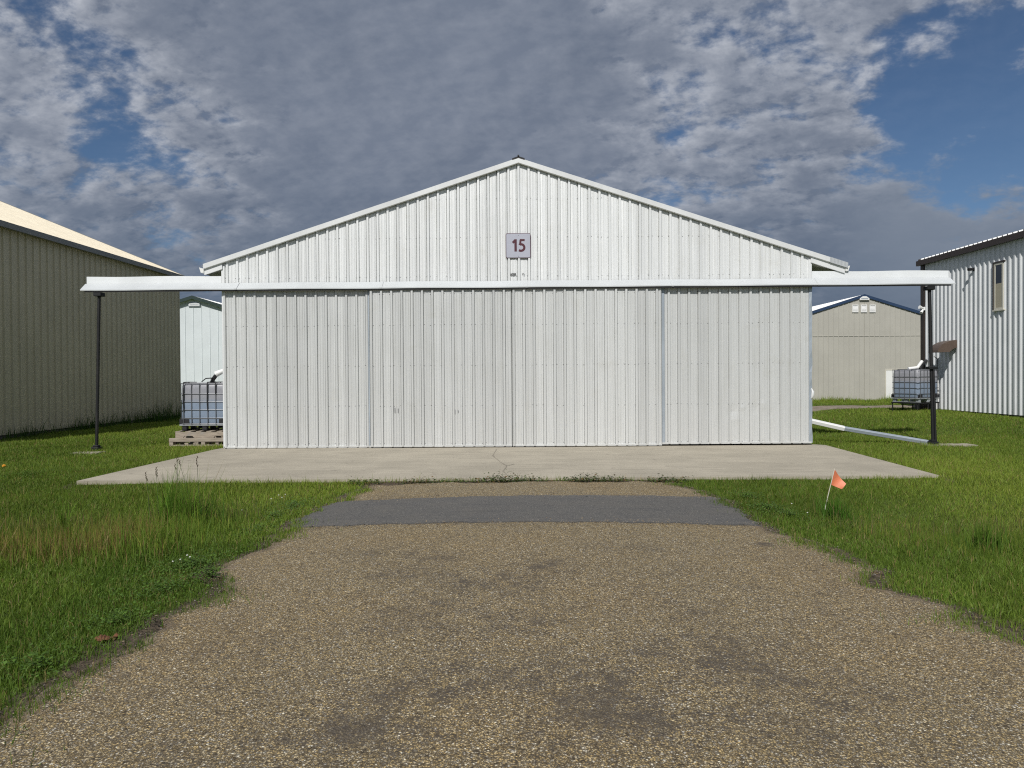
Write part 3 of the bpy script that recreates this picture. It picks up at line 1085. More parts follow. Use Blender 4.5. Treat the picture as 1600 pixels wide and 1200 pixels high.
mb.box((RX0 + 0.09, 15.802, 3.63), (RX0 + 0.14, 15.90, 3.642))
mb.build('door_track', M['black'], HB, HO)

# posts under the rail's free ends
for (ut, vt, ub, vb_, r_) in ((155, 459, 151, 702, 0.034), (1452, 447, 1458, 692, 0.036)):
    pt_, pb_ = P(ut, vt, 15.88), P(ub, vb_, 15.88)
    mb = MB()
    gz = 0.0
    pts = [Vector((pb_.x, 15.88, 0.02)), Vector((pb_.x, 15.88, 0.02)).lerp(Vector((pt_.x, 15.88, 3.56)), 0.5), Vector((pt_.x, 15.88, 3.56))]
    mb.tube(pts, r_, 10)
    if ub > 800:
        q = pts[0].lerp(pts[2], 0.49)
        mb.tube([pts[0] + Vector((.04, -.03, .1)), pts[0].lerp(pts[2], 0.48) + Vector((0.03, -.03, 0))], 0.024, 8)
        mb.cbox((q.x - .09, 15.80, q.z - .03), (q.x + .09, 15.96, q.z + .03), 0.006)
    po = mb.build('post', M['black'], HB, HO, smooth=True)
    mb = MB()
    mb.cbox((pb_.x - 0.085, 15.79, -0.01), (pb_.x + 0.085, 15.97, 0.10), 0.01)
    mb.cbox((pb_.x - 0.06, 15.82, 0.10), (pb_.x + 0.06, 15.94, 0.14), 0.01)
    mb.build('base_bracket', M['black'], po, HO)
    mb = MB()
    mb.cbox((pt_.x - 0.085, 15.79, 3.50), (pt_.x + 0.085, 15.97, 3.585), 0.008)
    mb.build('top_bracket', M['black'], po, HO)

# four sliding doors
edges = [P(349, 600, 15.9).x, P(578, 600, 15.85).x, P(800, 600, 15.8).x, P(1034, 600, 15.85).x, P(1268, 600, 15.9).x]
DENTS = [(P(u, v, 15.9).x, P(u, v, 15.9).z, rs, rz, a) for u, v, rs, rz, a in
         ((1146, 642, .10, .10, -.012), (1160, 636, .07, .07, .008), (1180, 638, .07, .12, -.010), (1192, 633, .08, .07, .008), (1203, 648, .05, .10, -.007), (1150, 655, .12, .08, .006))]
for i in range(4):
    outer = i in (0, 3)
    yd = 15.915 if outer else 15.845
    x0, x1 = edges[i], edges[i + 1]
    if i == 0:
        x1 += 0.10
    if i == 3:
        x0 -= 0.10
    if i == 1:
        x1 -= 0.004
    if i == 2:
        x0 += 0.004
    zb = (0.055, 0.065, 0.065, 0.085)[i]
    dr = MB()
    to3 = lambda s, dd, z, yd=yd: (s, yd - dd, z)
    sp = 0.2298
    prof = rib_profile(x0, x1, sp, 0.038, 0.060, 0.044, True, x0 + 0.045)
    sheet(dr, prof, lambda s: zb, lambda s: 3.66, to3, 40, 0.0022, 0, DENTS if i == 3 else ())
    screws(dr, x0, x1, sp, x0 + 0.045, [0.13, 0.98, 1.89, 2.80, 3.50], to3)
    # return edges and back
    dr.face([(x0, yd, zb), (x0, yd + .05, zb), (x0, yd + .05, 3.66), (x0, yd, 3.66)])
    dr.face([(x1, yd, zb), (x1, yd + .05, zb), (x1, yd + .05, 3.66), (x1, yd, 3.66)])
    dr.face([(x0, yd + .05, zb), (x1, yd + .05, zb), (x1, yd + .05, 3.66), (x0, yd + .05, 3.66)])
    dr.face([(x0, yd, zb), (x1, yd, zb), (x1, yd + .05, zb), (x0, yd + .05, zb)])
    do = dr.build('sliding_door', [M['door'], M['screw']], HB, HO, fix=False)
    # edge flashing
    mb = MB()
    if i == 0:
        mb.cbox((x0 - 0.012, yd - 0.024, zb), (x0 + 0.03, yd + 0.055, 3.6), 0.004)
    elif i == 3:
        n = 22
        for k in range(n):   # bent and dented strip
            za, zz = zb + (3.6 - zb) * k / n, zb + (3.6 - zb) * (k + 1) / n
            f = lambda z: 0.012 * math.sin(z * 9) * math.sin(z * 2.1 + 1)
            mb.raw([(x1 - 0.06, yd - 0.022, za), (x1 + 0.012 + f(za) * 1.3, yd - 0.022 + f(za), za), (x1 + 0.012 + f(zz) * 1.3, yd - 0.022 + f(zz), zz), (x1 - 0.06, yd - 0.022, zz),
                    (x1 + 0.006, yd + .06, za), (x1 + 0.006, yd + .06, zz)], [(0, 1, 2, 3), (1, 4, 5, 2)])
    if i in (0, 3):
        mb.build('edge_trim', M['trim'] if i == 0 else M['trim_shade_blue'], do, HO)
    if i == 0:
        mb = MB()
        mb.box((edges[1] - 0.06, yd - 0.022, zb), (edges[1] - 0.004, yd - 0.001, 3.62))  # set-back door's edge in shadow, painted as a grey-blue strip
        mb.build('shaded_edge', M['trim_shade_blue'], do, HO)
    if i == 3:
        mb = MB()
        mb.box((edges[3] + 0.005, yd - 0.022, zb), (edges[3] + 0.075, yd - 0.001, 3.62))  # shadowed door edge again, its shade painted as a strip
        mb.build('shaded_edge', M['trim_shade_blue'], do, HO)
        # lever sticking out past the door's edge
        q = P(1269, 615, 15.9)
        mb = MB()
        mb.tube([(x1 - 0.01, yd - .03, q.z - .11), (x1 + .012, yd - .045, q.z - .05), (x1 + .018, yd - .045, q.z + .04), (x1 - .005, yd - .03, q.z + .12)], [0.010, 0.034, 0.030, 0.008], 8)
        mb.build('handle', M['trim'], do, HO, smooth=True)
    # bottom drip rail
    mb = MB()
    mb.box((x0 + 0.005, yd - 0.024, zb - 0.012), (x1 - 0.005, yd + 0.03, zb + 0.028))
    mb.build('bottom_rail', M['door'], do, HO)
    # scuffs: short dark marks low on the second door
    if i == 1:
        for (u, v0, v1) in ((617, 637, 645), (622, 638, 645), (707, 642, 656), (711, 640, 647), (716, 641, 645)):
            a_, b_ = P(u, v0, yd), P(u, v1, yd)
            mb = MB()
            mb.box((a_.x - .006, yd - .016, b_.z), (a_.x + .006, yd + .0, a_.z))
            mb.build('scuff_mark', M['screw'], do, HO)


# ------------------------------------------------------------------ sign and lettering
def text_mesh(mb, body, size, to3, m=0, bold=0.0, xscale=1.0):
    cu = bpy.data.curves.new('t', 'FONT')
    cu.body = body
    cu.size = size
    cu.offset = bold
    cu.align_x = 'CENTER'
    cu.fill_mode = 'FRONT'
    ob = bpy.data.objects.new('t', cu)
    COL.objects.link(ob)
    bpy.context.view_layer.update()
    me = bpy.data.meshes.new_from_object(ob.evaluated_get(bpy.context.evaluated_depsgraph_get()))
    mb.raw([to3(v.co.x * xscale, v.co.y) for v in me.vertices], [tuple(p.vertices) for p in me.polygons], m)
    bpy.data.objects.remove(ob)
    bpy.data.curves.remove(cu)
    bpy.data.meshes.remove(me)


s0, s1 = P(790.5, 403, 15.96), P(829, 364.5, 15.96)
SN = thing('number_sign', 'square pale sign with a maroon number 15 high on the gable', 'sign', ((s0.x + s1.x) / 2, 15.96, s0.z))
cx, cz, hw = (s0.x + s1.x) / 2, (s0.z + s1.z) / 2, (s1.x - s0.x) / 2


def rrect(h, r):
    pts = []
    for qx, qz, a0 in ((1, 1, 0), (-1, 1, 90), (-1, -1, 180), (1, -1, 270)):
        for k in range(5):
            a_ = R(a0 + k * 22.5)
            pts.append((qx * (h - r) + r * math.cos(a_), qz * (h - r) + r * math.sin(a_)))
    return pts


mb = MB()
mb.prism(rrect(hw, 0.035), 15.958, 15.975, lambda p, q, s: (cx + p, s, cz + q))
mb.build('border', M['maroon'], SN, SN.location)
mb = MB()
mb.prism(rrect(hw - 0.011, 0.028), 15.954, 15.97, lambda p, q, s: (cx + p, s, cz + q))
mb.build('sign_face', M['signface'], SN, SN.location)
def stroke(pts, w):
    """a flat pen stroke of width w through pts (local x, z)"""
    pts = [Vector((p[0], p[1])) for p in pts]
    L, Rr = [], []
    for i, p in enumerate(pts):
        d0 = (p - pts[i - 1]).normalized() if i else None
        d1 = (pts[i + 1] - p).normalized() if i < len(pts) - 1 else None
        t = d0 if d1 is None else d1 if d0 is None else (d0 + d1).normalized()
        k = 1.0 if (d0 is None or d1 is None) else 1 / max(.5, t.dot(d1))
        n_ = Vector((-t.y, t.x)) * (w / 2 * k)
        L.append(p + n_)
        Rr.append(p - n_)
    return L + Rr[::-1]


def digit(strokes):
    mb = MB()
    for k, (pts, w) in enumerate(strokes):
        o_ = stroke(pts, w)
        n_ = len(o_)
        y_ = 15.952 - .0006 * k
        for i in range(n_ // 2 - 1):
            q = [o_[i], o_[i + 1], o_[n_ - 2 - i], o_[n_ - 1 - i]]
            mb.prism([(v[0], v[1]) for v in q], y_, 15.956, lambda p, q_, s_: (cx + p, s_, cz + .004 + q_))
    mb.build('digit', M['maroon'], SN, SN.location)


digit([([(-.060, .138), (-.060, -.138)], .054), ([(-.128, .060), (-.103, .080), (-.070, .120)], .050)])
arc5 = [(.125 - .072 + .072 * math.sin(R(a)), -.040 + .073 * math.cos(R(a))) for a in range(-30, 181, 15)]
digit([([(.146, .119), (.036, .119)], .046), ([(.052, .119), (.042, .012)], .046), ([(.027, .012)] + [(x_ + .012, z_ - .008) for x_, z_ in arc5] + [(.040, -.119), (.014, -.108)], .050)])
mb = MB()
for q in (0.235, -0.235):
    mb = MB()
    mb.tube([(cx, 15.955, cz + q), (cx, 15.948, cz + q)], 0.008, 8)
    mb.build('bolt', M['galv'], SN, SN.location)
mb = MB()
h0 = P(801, 431, 15.99)
h1 = P(817.5, 430, 15.99)
text_mesh(mb, "HGR", 0.085, lambda x, z: (h0.x + x, 15.974, h0.z + z), bold=0.004, xscale=0.95)
mb.build('stencil_lettering', M['stencil'], HB, HO, fix=False)
mb = MB()
text_mesh(mb, "15", 0.065, lambda x, z: (h1.x + x, 15.974, h1.z + z), bold=0.002, xscale=0.9)
mb.build('stencil_lettering', M['stencil'], HB, HO, fix=False)


# ------------------------------------------------------------------ neighbouring hangars
def simple_hangar(name, label, x0, x1, y0, y1, zeave, pitchz, mw, mr, mt, mg, rib, fasc=0.22, over=0.35, rake=0.15, side=None, zb=0.0, gw=None, gdrop=0.0, rrib=0.03):
    """a ridge-along-y metal building: four walls, two roof slopes, trims"""
    H = thing(name, label, 'hangar', ((x0 + x1) / 2, y0, zb))
    org = tuple(H.location)
    xr = (x0 + x1) / 2
    pitch_, hgt, base, top = rib
    ze = lambda x: zeave + (((x1 - x0) / 2) - abs(x - xr)) * pitchz
    for (nm, yy, sg) in (('front_wall', y0, -1), ('back_wall', y1, 1)):
        mb = MB()
        pr = rib_profile(x0, x1, pitch_, hgt, base, top, False, 0.03)
        pr = sorted(set(pr + [(xr, 0.0)]), key=lambda q: q[0])
        sheet(mb, pr, lambda s: zb + 0.05, lambda s: ze(s), lambda s, dd, z: (s, yy + sg * dd, z), 2)
        mb.build(nm, gw or mw, H, org, fix=False)
    for (xx, sg) in ((x0, -1), (x1, 1)):
        mb = MB()
        pr = rib_profile(y0, y1, pitch_, hgt, base, top, False, 0.03)
        sheet(mb, pr, lambda s: zb + 0.12, lambda s: zeave, lambda s, dd, z: (xx + sg * dd, s, z), 2)
        mb.build('side_wall', mw, H, org, fix=False)
    hw_ = (x1 - x0) / 2 + over
    for sg in (-1, 1):
        mb = MB()
        pr = rib_profile(y0 - rake, y1 + rake, pitch_, rrib, 0.07, 0.04, False, 0.03)
        r3 = lambda s, dd, t: (xr + sg * t, s, ze(xr) + 0.12 + dd - pitchz * t)
        sheet(mb, pr, lambda s: 0.0, lambda s: hw_, r3, 1)
        sheet(mb, [(y0 - rake, -0.10), (y1 + rake, -0.10)], lambda s: 0.0, lambda s: hw_, r3, 1)
        mb.build('roof', mr, H, org, fix=False)
        mb = MB()
        xe = xr + sg * hw_
        zt = ze(xr) + 0.12 - pitchz * hw_
        mb.box((min(xe, xe + sg * .10), y0 - rake, zt - fasc), (max(xe, xe + sg * .10), y1 + rake, zt - gdrop))
        mb.build('gutter', mg, H, org)
        for yy, s2 in ((y0 - rake, -1), (y1 + rake, 1)):
            mb = MB()
            ya, yb = (yy - 0.03, yy + 0.0) if s2 < 0 else (yy, yy + .03)
            vs = []
            for t in (0, hw_):
                x = xr + sg * t
                zz = ze(xr) + 0.16 - pitchz * t
                vs += [(x, ya, zz), (x, yb, zz), (x, yb, zz - fasc), (x, ya, zz - fasc)]
            mb.raw(vs, [(0, 3, 7, 4), (1, 2, 6, 5), (0, 1, 5, 4), (3, 2, 6, 7), (0, 1, 2, 3), (4, 5, 6, 7)])
            mb.build('rake_trim', mt, H, org)
    mb = MB()
    mb.box((x0 + .03, y0 + .03, zb - 0.3), (x1 - .03, y1 - .03, zb + 0.14))
    mb.build('foundation', M['found'], H, org)
    return H, org, ze, xr


# left: tan hangar
XLW = -14.0
LY1 = XLW * F / (281 - 805)
Hl, Ol, zel, _ = simple_hangar('tan_hangar', 'large tan hangar with cream roof along the left edge, its wall in shade', XLW - 18, XLW, 15.8, LY1, 5.86, 0.414,
                               M['tan'], M['cream'], M['gutter'], M['gutter'], (0.305, 0.038, 0.085, 0.040), 0.16, 0.16, 0.12)

# right: white deep-ribbed hangar with brown trim
XRW = 15.3
RY1 = XRW * F / (1440 - 805)
Hr, Or, zer, _ = simple_hangar('white_hangar', 'white deep ribbed hangar with dark brown eaves at the right edge', XRW, XRW + 16, 15.8, RY1, 5.78, 0.24,
                               M['wwall'], M['white'], M['brown'], M['brown'], (0.232, 0.036, 0.115, 0.055), 0.22, 0.08, 0.12, zb=0.22, gdrop=0.035, rrib=0.042)


def onwall(u, v, xw=XRW):
    d_ = ray(u, v)
    return CAM + d_ * (xw / d_.x)


# its corner trim, window, vent hood, lamp, downpipe
mb = MB()
mb.box((XRW - 0.05, RY1 - 0.16, 0.25), (XRW + 0.02, RY1 + 0.05, 5.70))
mb.build('corner_trim', M['brown'], Hr, Or)
w0, w1 = onwall(1555.5, 486), onwall(1570, 408)
ya, yb = w1.y, w0.y
zlo, zhi = w0.z + 0.03, w1.z - 0.02
mb = MB()
for a_, b_ in (((XRW - .055, ya, zlo), (XRW + .02, ya + .06, zhi)), ((XRW - .055, yb - .06, zlo), (XRW + .02, yb, zhi)),
               ((XRW - .055, ya + .06, zlo), (XRW + .02, yb - .06, zlo + .06)), ((XRW - .055, ya + .06, zhi - .06), (XRW + .02, yb - .06, zhi))):
    mb.box(a_, b_)
mb.box((XRW - .075, ya - .05, zlo - .045), (XRW + .02, yb + .05, zlo - .002))
wo = mb.build('window', M['framecream'], Hr, Or)
mb = MB()
mb.box((XRW - .065, ya - .05, zhi + .002), (XRW + .02, yb + .05, zhi + .05))
mb.box((XRW - .065, yb + .001, zlo), (XRW + .02, yb + .05, zhi))
mb.build('casing', M['brown'], wo, Or)
mb = MB()
mb.box((XRW - .042, ya + .06, zlo + .06), (XRW - .038, yb - .06, zhi - .06))
mb.build('pane', M['glass'], wo, Or)

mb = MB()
mb.box((XRW - .047, ya + .06, zlo + .06), (XRW - .0425, yb - .06, zlo + .06 + (zhi - zlo) * .52))  # tan reflection painted on as a thin panel over the pane's lower half
mb.build('pane_reflection', M['pane_reflection'], wo, Or)

# vent hood: a quarter-round hood open below
hq = onwall(1497, 531)
mb = MB()
HWd, HH, HD = 0.70, 0.42, 0.55
arc = [(-HWd * math.sin(R(a_)), -HH * (1 - math.cos(R(a_)))) for a_ in range(0, 91, 10)]
under = [(-HWd * 0.42, -HH), (-HWd * 0.30, -HH * 0.80), (-0.10, -HH * 0.66), (0.0, -HH * 0.62)]
prof_h = arc + under
mb.prism(prof_h, hq.y, hq.y + HD, lambda p, q, s: (XRW + p, s, hq.z + q))
mb.build('vent_hood', M['hood'], Hr, Or)

# small black wall lamp on an arm
lq = onwall(1523, 421)
WLm = thing('wall_lamp', 'small black cylinder wall lamp sticking out of the white ribbed wall', 'lamp', (XRW, lq.y, lq.z))
mb = MB()
mb.box((XRW - .045, lq.y - .05, lq.z - .06), (XRW - .02, lq.y + .05, lq.z + .06))
mb.build('wall_plate', M['black'], WLm, WLm.location)
mb = MB()
mb.tube([(XRW - .04, lq.y, lq.z), (XRW - .14, lq.y, lq.z)], 0.035, 10)
mb.tube([(XRW - .10, lq.y, lq.z + .005), (XRW - .22, lq.y, lq.z + .0)], 0.05, 12)
mb.build('lamp_head', M['black'], WLm, WLm.location, smooth=True)

# small white floodlight by the far corner
fq = onwall(1441, 483)
FL = thing('floodlight', 'tiny white floodlight on the far brown corner of the white hangar', 'lamp', (XRW, fq.y - .1, fq.z))
mb = MB()
mb.box((XRW - .08, fq.y - .25, fq.z - .06), (XRW - .035, fq.y - .10, fq.z + .06))
mb.build('wall_plate', M['white'], FL, FL.location)
mb = MB()
mb.tube([(XRW - .08, fq.y - .18, fq.z + .02), (XRW - .22, fq.y - .20, fq.z + .06)], [0.03, 0.07], 10)
mb.tube([(XRW - .08, fq.y - .18, fq.z - .04), (XRW - .18, fq.y - .24, fq.z - .16)], [0.03, 0.06], 10)
mb.build('lamp_head', M['white'], FL, FL.location, smooth=True)

# white downpipe on the wall, dark coupling halfway
dq0, dq1 = onwall(1465, 646, XRW - 0.1), onwall(1465, 585, XRW - 0.1)
mb = MB()
mb.tube([(XRW - .11, dq0.y, 0.26), (XRW - .11, dq0.y, 1.6)], 0.05, 10)
dp = mb.build('downpipe', M['white'], Hr, Or, smooth=True)
mb = MB()
mb.tube([(XRW - .11, dq0.y, 0.98), (XRW - .11, dq0.y, 1.04)], 0.058, 10)
mb.build('coupling', M['gutter'], dp, Or, smooth=True)
mb = MB()
mb.tube([(XRW - .11, dq0.y, 1.59), (XRW - .11, dq0.y, 2.15), (XRW - .16, dq0.y + .1, 2.25)], 0.022, 8)
mb.build('upper_pipe', M['gutter'], dp, Or, smooth=True)

# far left: pale mint hangar with dark green roof
YM = 52.0
mx = P(303, 466, YM).x
mzr = P(303, 460.5, YM).z
Hm, Om, zem, mxr = simple_hangar('mint_hangar', 'pale mint hangar with dark green roof edge in the gap behind the water tank', mx - 7.5, mx + 7.5, YM, YM + 18, mzr - 0.1 - 7.5 * 0.31 - .15, 0.31,
                                 M['mint'], M['white'], M['green'], M['green'], (0.61, 0.030, 0.05, 0.025), 0.24, 0.4, 0.3)
q0, q1 = P(294, 479, YM - .1), P(312.5, 473, YM - .1)
SB = thing('name_plate', 'narrow grey name board under the peak of the mint hangar', 'sign', ((q0.x + q1.x) / 2, YM - .06, q0.z))
mb = MB()
mb.cbox((q0.x, YM - .10, q0.z), (q1.x, YM - .045, q1.z), 0.01)
mb.build('frame', M['pipegrey'], SB, SB.location)
mb = MB()
mb.box((q0.x + .05, YM - .112, q0.z + .05), (q1.x - .05, YM - .09, q1.z - .05))
mb.build('board', M['white'], SB, SB.location)
mb = MB()
hz = (q0.z + q1.z) / 2
xx = q0.x + 0.12
while xx < q1.x - 0.12:
    w_ = random.uniform(.02, .05)
    mb.box((xx, YM - .120, hz - .035), (xx + w_, YM - .111, hz + .035))
    xx += w_ + .025
mb.build('lettering', M['pipegrey'], SB, SB.location)

# far right: beige hangar with blue roof edge
YBG = 42.0
bx_ = P(1350, 460, YBG).x
bz = P(1350, 460, YBG).z
Hb, Ob, zeb, bxr = simple_hangar('beige_hangar', 'beige hangar with blue roof edge and three white louvres in the gap on the right', bx_ - 8, bx_ + 8, YBG, YBG + 18, bz - .15 - 8 * 0.315, 0.315,
                                 M['beige'], M['white'], M['blue'], M['blue'], (0.305, 0.022, 0.07, 0.03), 0.17, 0.35, 0.05)
for u in (1336.5, 1350, 1363.5):
    a_, b_ = P(u - 4.7, 488, YBG - .05), P(u + 4.7, 476, YBG - .05)
    mb = MB()
    mb.box((a_.x, YBG - .06, a_.z), (a_.x + .04, YBG - .02, b_.z))
    mb.box((b_.x - .04, YBG - .06, a_.z), (b_.x, YBG - .02, b_.z))
    mb.box((a_.x + .04, YBG - .06, b_.z - .04), (b_.x - .04, YBG - .02, b_.z))
    mb.box((a_.x + .04, YBG - .06, a_.z), (b_.x - .04, YBG - .02, a_.z + .04))
    lo = mb.build('louvre', M['white'], Hb, Ob)
    mb = MB()
    nsl = 5
    for k in range(nsl):
        z0 = a_.z + .05 + (b_.z - a_.z - .10) * k / nsl
        z1 = z0 + (b_.z - a_.z - .10) / nsl
        mb.raw([(a_.x + .04, YBG - .055, z0), (b_.x - .04, YBG - .055, z0), (b_.x - .04, YBG - .03, z1), (a_.x + .04, YBG - .03, z1)], [(0, 1, 2, 3)])
    mb.build('slats', M['white'], lo, Ob)
a_, b_ = P(1343, 469, YBG - .05), P(1357.5, 463, YBG - .05)
mb = MB()
zm = a_.z + (b_.z - a_.z) * .45
cx_ = (a_.x + b_.x) / 2
mb.prism([(a_.x, a_.z), (b_.x, a_.z), (b_.x, zm), (cx_ + .1, b_.z), (cx_ - .1, b_.z), (a_.x, zm)], YBG - .12, YBG - .02, lambda p, q, s: (p, s, q))
gp = mb.build('gable_vent', M['white'], Hb, Ob)
mb = MB()
mb.box((a_.x + .07, YBG - .126, a_.z + .05), (b_.x - .07, YBG - .119, a_.z + .11))
mb.build('vent_slot', M['pipegrey'], gp, Ob)
a_, b_ = P(1384.5, 627, YBG - .05), P(1412, 578.5, YBG - .05)
mb = MB()
mb.box((a_.x, YBG - .05, 0.02), (b_.x, YBG - .0, b_.z))
dd_ = mb.build('door', M['white'], Hb, Ob)
mb = MB()
mb.box((a_.x - .05, YBG - .06, 0.02), (a_.x - .002, YBG, b_.z + .05))
mb.box((a_.x, YBG - .06, b_.z + .002), (b_.x, YBG, b_.z + .05))
mb.box((b_.x + .002, YBG - .06, 0.02), (b_.x + .05, YBG, b_.z + .05))
mb.build('door_frame', M['framecream'], dd_, Ob)
sz = P(1350, 525, YBG).z
mb = MB()
mb.box((bx_ - 8, YBG - .026, sz - .012), (bx_ + 8, YBG - .005, sz + .006))
mb.build('sheet_lap', M['beige'], Hb, Ob)


# ------------------------------------------------------------------ water totes
def rr_ring(hx, hy, r, z, n=5):
    pts = []
    for qx, qy, a0 in ((1, 1, 0), (-1, 1, 90), (-1, -1, 180), (1, -1, 270)):
        for k in range(n):
            an = R(a0 + k * 90 / (n - 1))
            pts.append((qx * (hx - r) + r * math.cos(an), qy * (hy - r) + r * math.sin(an), z))
    return pts


def make_tote(label):
    t = thing('water_tote', label, 'water tank', group='caged plastic water totes')
    hx, hy = 0.60, 0.50
    # bottle: bulging rounded box
    mb = MB()
    lay = [(0.165, 0.90), (0.175, 0.955), (0.22, 0.975), (0.40, 0.985), (0.70, 0.985), (1.00, 0.98), (1.08, 0.965), (1.12, 0.93), (1.135, 0.86)]
    rings = [rr_ring(hx * s, hy * s, 0.15, z) for z, s in lay]
    n = len(rings[0])
    vs = [q for g_ in rings for q in g_]
    fs = [(i * n + k, i * n + (k + 1) % n, (i + 1) * n + (k + 1) % n, (i + 1) * n + k) for i in range(len(rings) - 1) for k in range(n)]
    fs += [tuple(range(n))[::-1], tuple((len(rings) - 1) * n + k for k in range(n))]
    mb.raw(vs, fs)
    mb.build('bottle', M['tank'], t, smooth=True)
    mb = MB()
    mb.tube([(0, 0, 1.13), (0, 0, 1.17)], 0.085, 14)
    mb.tube([(0, 0, 1.17), (0, 0, 1.185)], 0.07, 14)
    mb.build('cap', M['rubber'], t, smooth=True)
    # cage of tubes
    mb = MB()
    for z in (0.165, 0.30, 0.50, 0.695, 0.89, 1.14):
        mb.tube(rr_ring(hx, hy, 0.09, z, 4), 0.0095, 6, closed=True)
    xs_ = [-0.49 + 0.196 * k for k in range(6)]
    for x in xs_:
        for y in (-hy, hy):
            mb.tube([(x, y * 1.012, 0.14), (x, y * 1.012, 1.14)], 0.0095, 6)
    for k in range(5):
        y = -0.38 + 0.19 * k
        for x in (-hx, hx):
            mb.tube([(x * 1.01, y, 0.14), (x * 1.01, y, 1.14)], 0.0095, 6)
    for y in (-0.25, 0.25):
        mb.tube([(-hx, y, 1.15), (hx, y, 1.15)], 0.013, 6)
    mb.build('cage', M['cage'], t, smooth=True)
    # steel pallet with its feet
    mb = MB()
    mb.cbox((-hx, -hy, 0.115), (hx, hy, 0.15), 0.006)
    bs = mb.build('pallet_base', M['galv'], t)
    for x in (-0.49, 0, 0.49):
        mb = MB()
        mb.cbox((x - .06, -hy + .01, 0.0), (x + .06, hy - .01, 0.022), 0.006)
        for y in (-hy + .02, -.06, hy - .14):
            mb.cbox((x - .055, y, 0.02), (x + .055, y + .12, 0.113), 0.01)
        mb.build('foot', M['rubber'], bs)
    for x in (-1, 1):
        for y in (-1, 1):
            mb = MB()
            xa, xb = sorted((x * (hx + .004), x * (hx - .24)))
            mb.cbox((xa, y * (hy - .012) - .008, 0.155), (xb, y * (hy - .012) + .008, 0.275), 0.004)
            mb.build('corner_guard', M['rubber'], t)
    return t


tl = make_tote('caged water tote on two stacked wooden pallets beside the white hangar')
PXL = P(282, 640, 16.95).x
tl.location = (PXL + 0.57, 16.95 + 0.50, 0.372)
tl.rotation_euler = (0, 0, R(-0.6))
# black tie straps hanging over its front
for (u, zb_) in ((287, 0.48), (324.5, 0.48), (337.5, 0.90)):
    mb = MB()
    x = P(u, 640, 16.93).x - tl.location.x
    pts = [(x + .03, 0.1, 1.165), (x + .01, -.3, 1.17), (x, -.50, 1.165), (x - .003, -.522, 1.12), (x, -.522, .9), (x - .006, -.520, (0.9 + zb_) / 2), (x + .004, -.522, zb_)]
    mb.tube(pts, [0.013, 0.013, 0.014, 0.014, 0.013, 0.014, 0.009], 6)
    mb.build('strap', M['rubber'], tl, smooth=True)

# second tote, turned, on its stand by the white hangar
tr = thing('water_tote', 'caged water tote on a steel stand near the corner of the white ribbed hangar', 'water tank', group='caged plastic water totes')
for ch in list(tl.children):
    if ch.name.startswith('strap'):
        continue
    c = ch.copy()
    COL.objects.link(c)
    c.parent = tr
    for gch in ch.children:
        c2 = gch.copy()
        COL.objects.link(c2)
        c2.parent = c
tq = P(1430, 626, 25.0)
tr.location = (tq.x, 25.0, 0.625)
fm = None
for ch in tr.children:
    if ch.name.startswith('pallet_base'):
        for gch in ch.children:
            gch.data = gch.data.copy()
            gch.data.materials[0] = M['galv']
tr.rotation_euler = (0, 0, R(28))
ST = thing('metal_stand', 'dark steel stand with thin legs holding the tote by the white ribbed hangar', 'stand', (tq.x, 25.0, 0.32), R(28))
mb = MB()
for y in (-.46, .46):
    mb.box((-.62, y - .025, .262), (.62, y + .025, .303))
for x in (-.59, 0, .59):
    mb.box((x - .025, -.43, .262), (x + .025, .43, .300))
mb.build('frame', M['black'], ST)
for x in (-.58, 0, .58):
    for y in (-.46, .46):
        mb = MB()
        mb.tube([(x, y, -.09), (x, y, .262)], 0.022, 8)
        mb.build('leg', M['black'], ST)
# concrete block beside the stand
bq = P(1447, 640, 25.6)
CB = MB()
CB.cbox((bq.x - .12, 25.75, 0.22), (bq.x + .40, 26.15, 0.62), 0.02)
o = CB.build('wooden_box', M['brown'], None, (bq.x, 25.5, 0.25))
tag(o, 'dark brown box on the ground behind the tote stand, against the white hangar', 'box')
# spouts feeding the totes
mb = MB()
e0 = P(1420, 579, 25.0)
mb.tube([(e0.x - .05, 24.95, 1.80), (e0.x + .28, 24.95, 1.84), (e0.x + .52, 25.1, 2.06)], 0.055, 10)
dsr = mb.build('spout', M['white'], Hr, Or, smooth=True)
mb = MB()
mb.tube([(e0.x + .40, 25.02, 1.78), (e0.x + .52, 25.1, 1.95), (XRW - .05, RY1 - .3, 2.1)], 0.06, 8)
mb.build('hose', M['rubber'], dsr, Or, smooth=True)

mb = MB()   # eave downspout elbow above the left tote
mb.tube([(WL - .10, 17.3, 3.9), (WL - .10, 17.3, 2.02), (WL - .22, 17.28, 1.93), (WL - .46, 17.2, 1.84), (WL - .68, 17.15, 1.73)], [0.04, 0.04, 0.045, 0.05, 0.075], 10)
dsl = mb.build('downspout', M['white'], HB, HO, smooth=True)
mb = MB()
mb.tube([(WL - .68, 17.15, 1.70), (WL - .74, 17.15, 1.62), (WL - .80, 17.2, 1.53)], 0.05, 8)
mb.tube([(WL - .74, 17.1, 1.64), (WL - .86, 17.0, 1.63), (WL - .95, 16.97, 1.55)], 0.013, 8)
mb.build('hose', M['rubber'], dsl, HO, smooth=True)


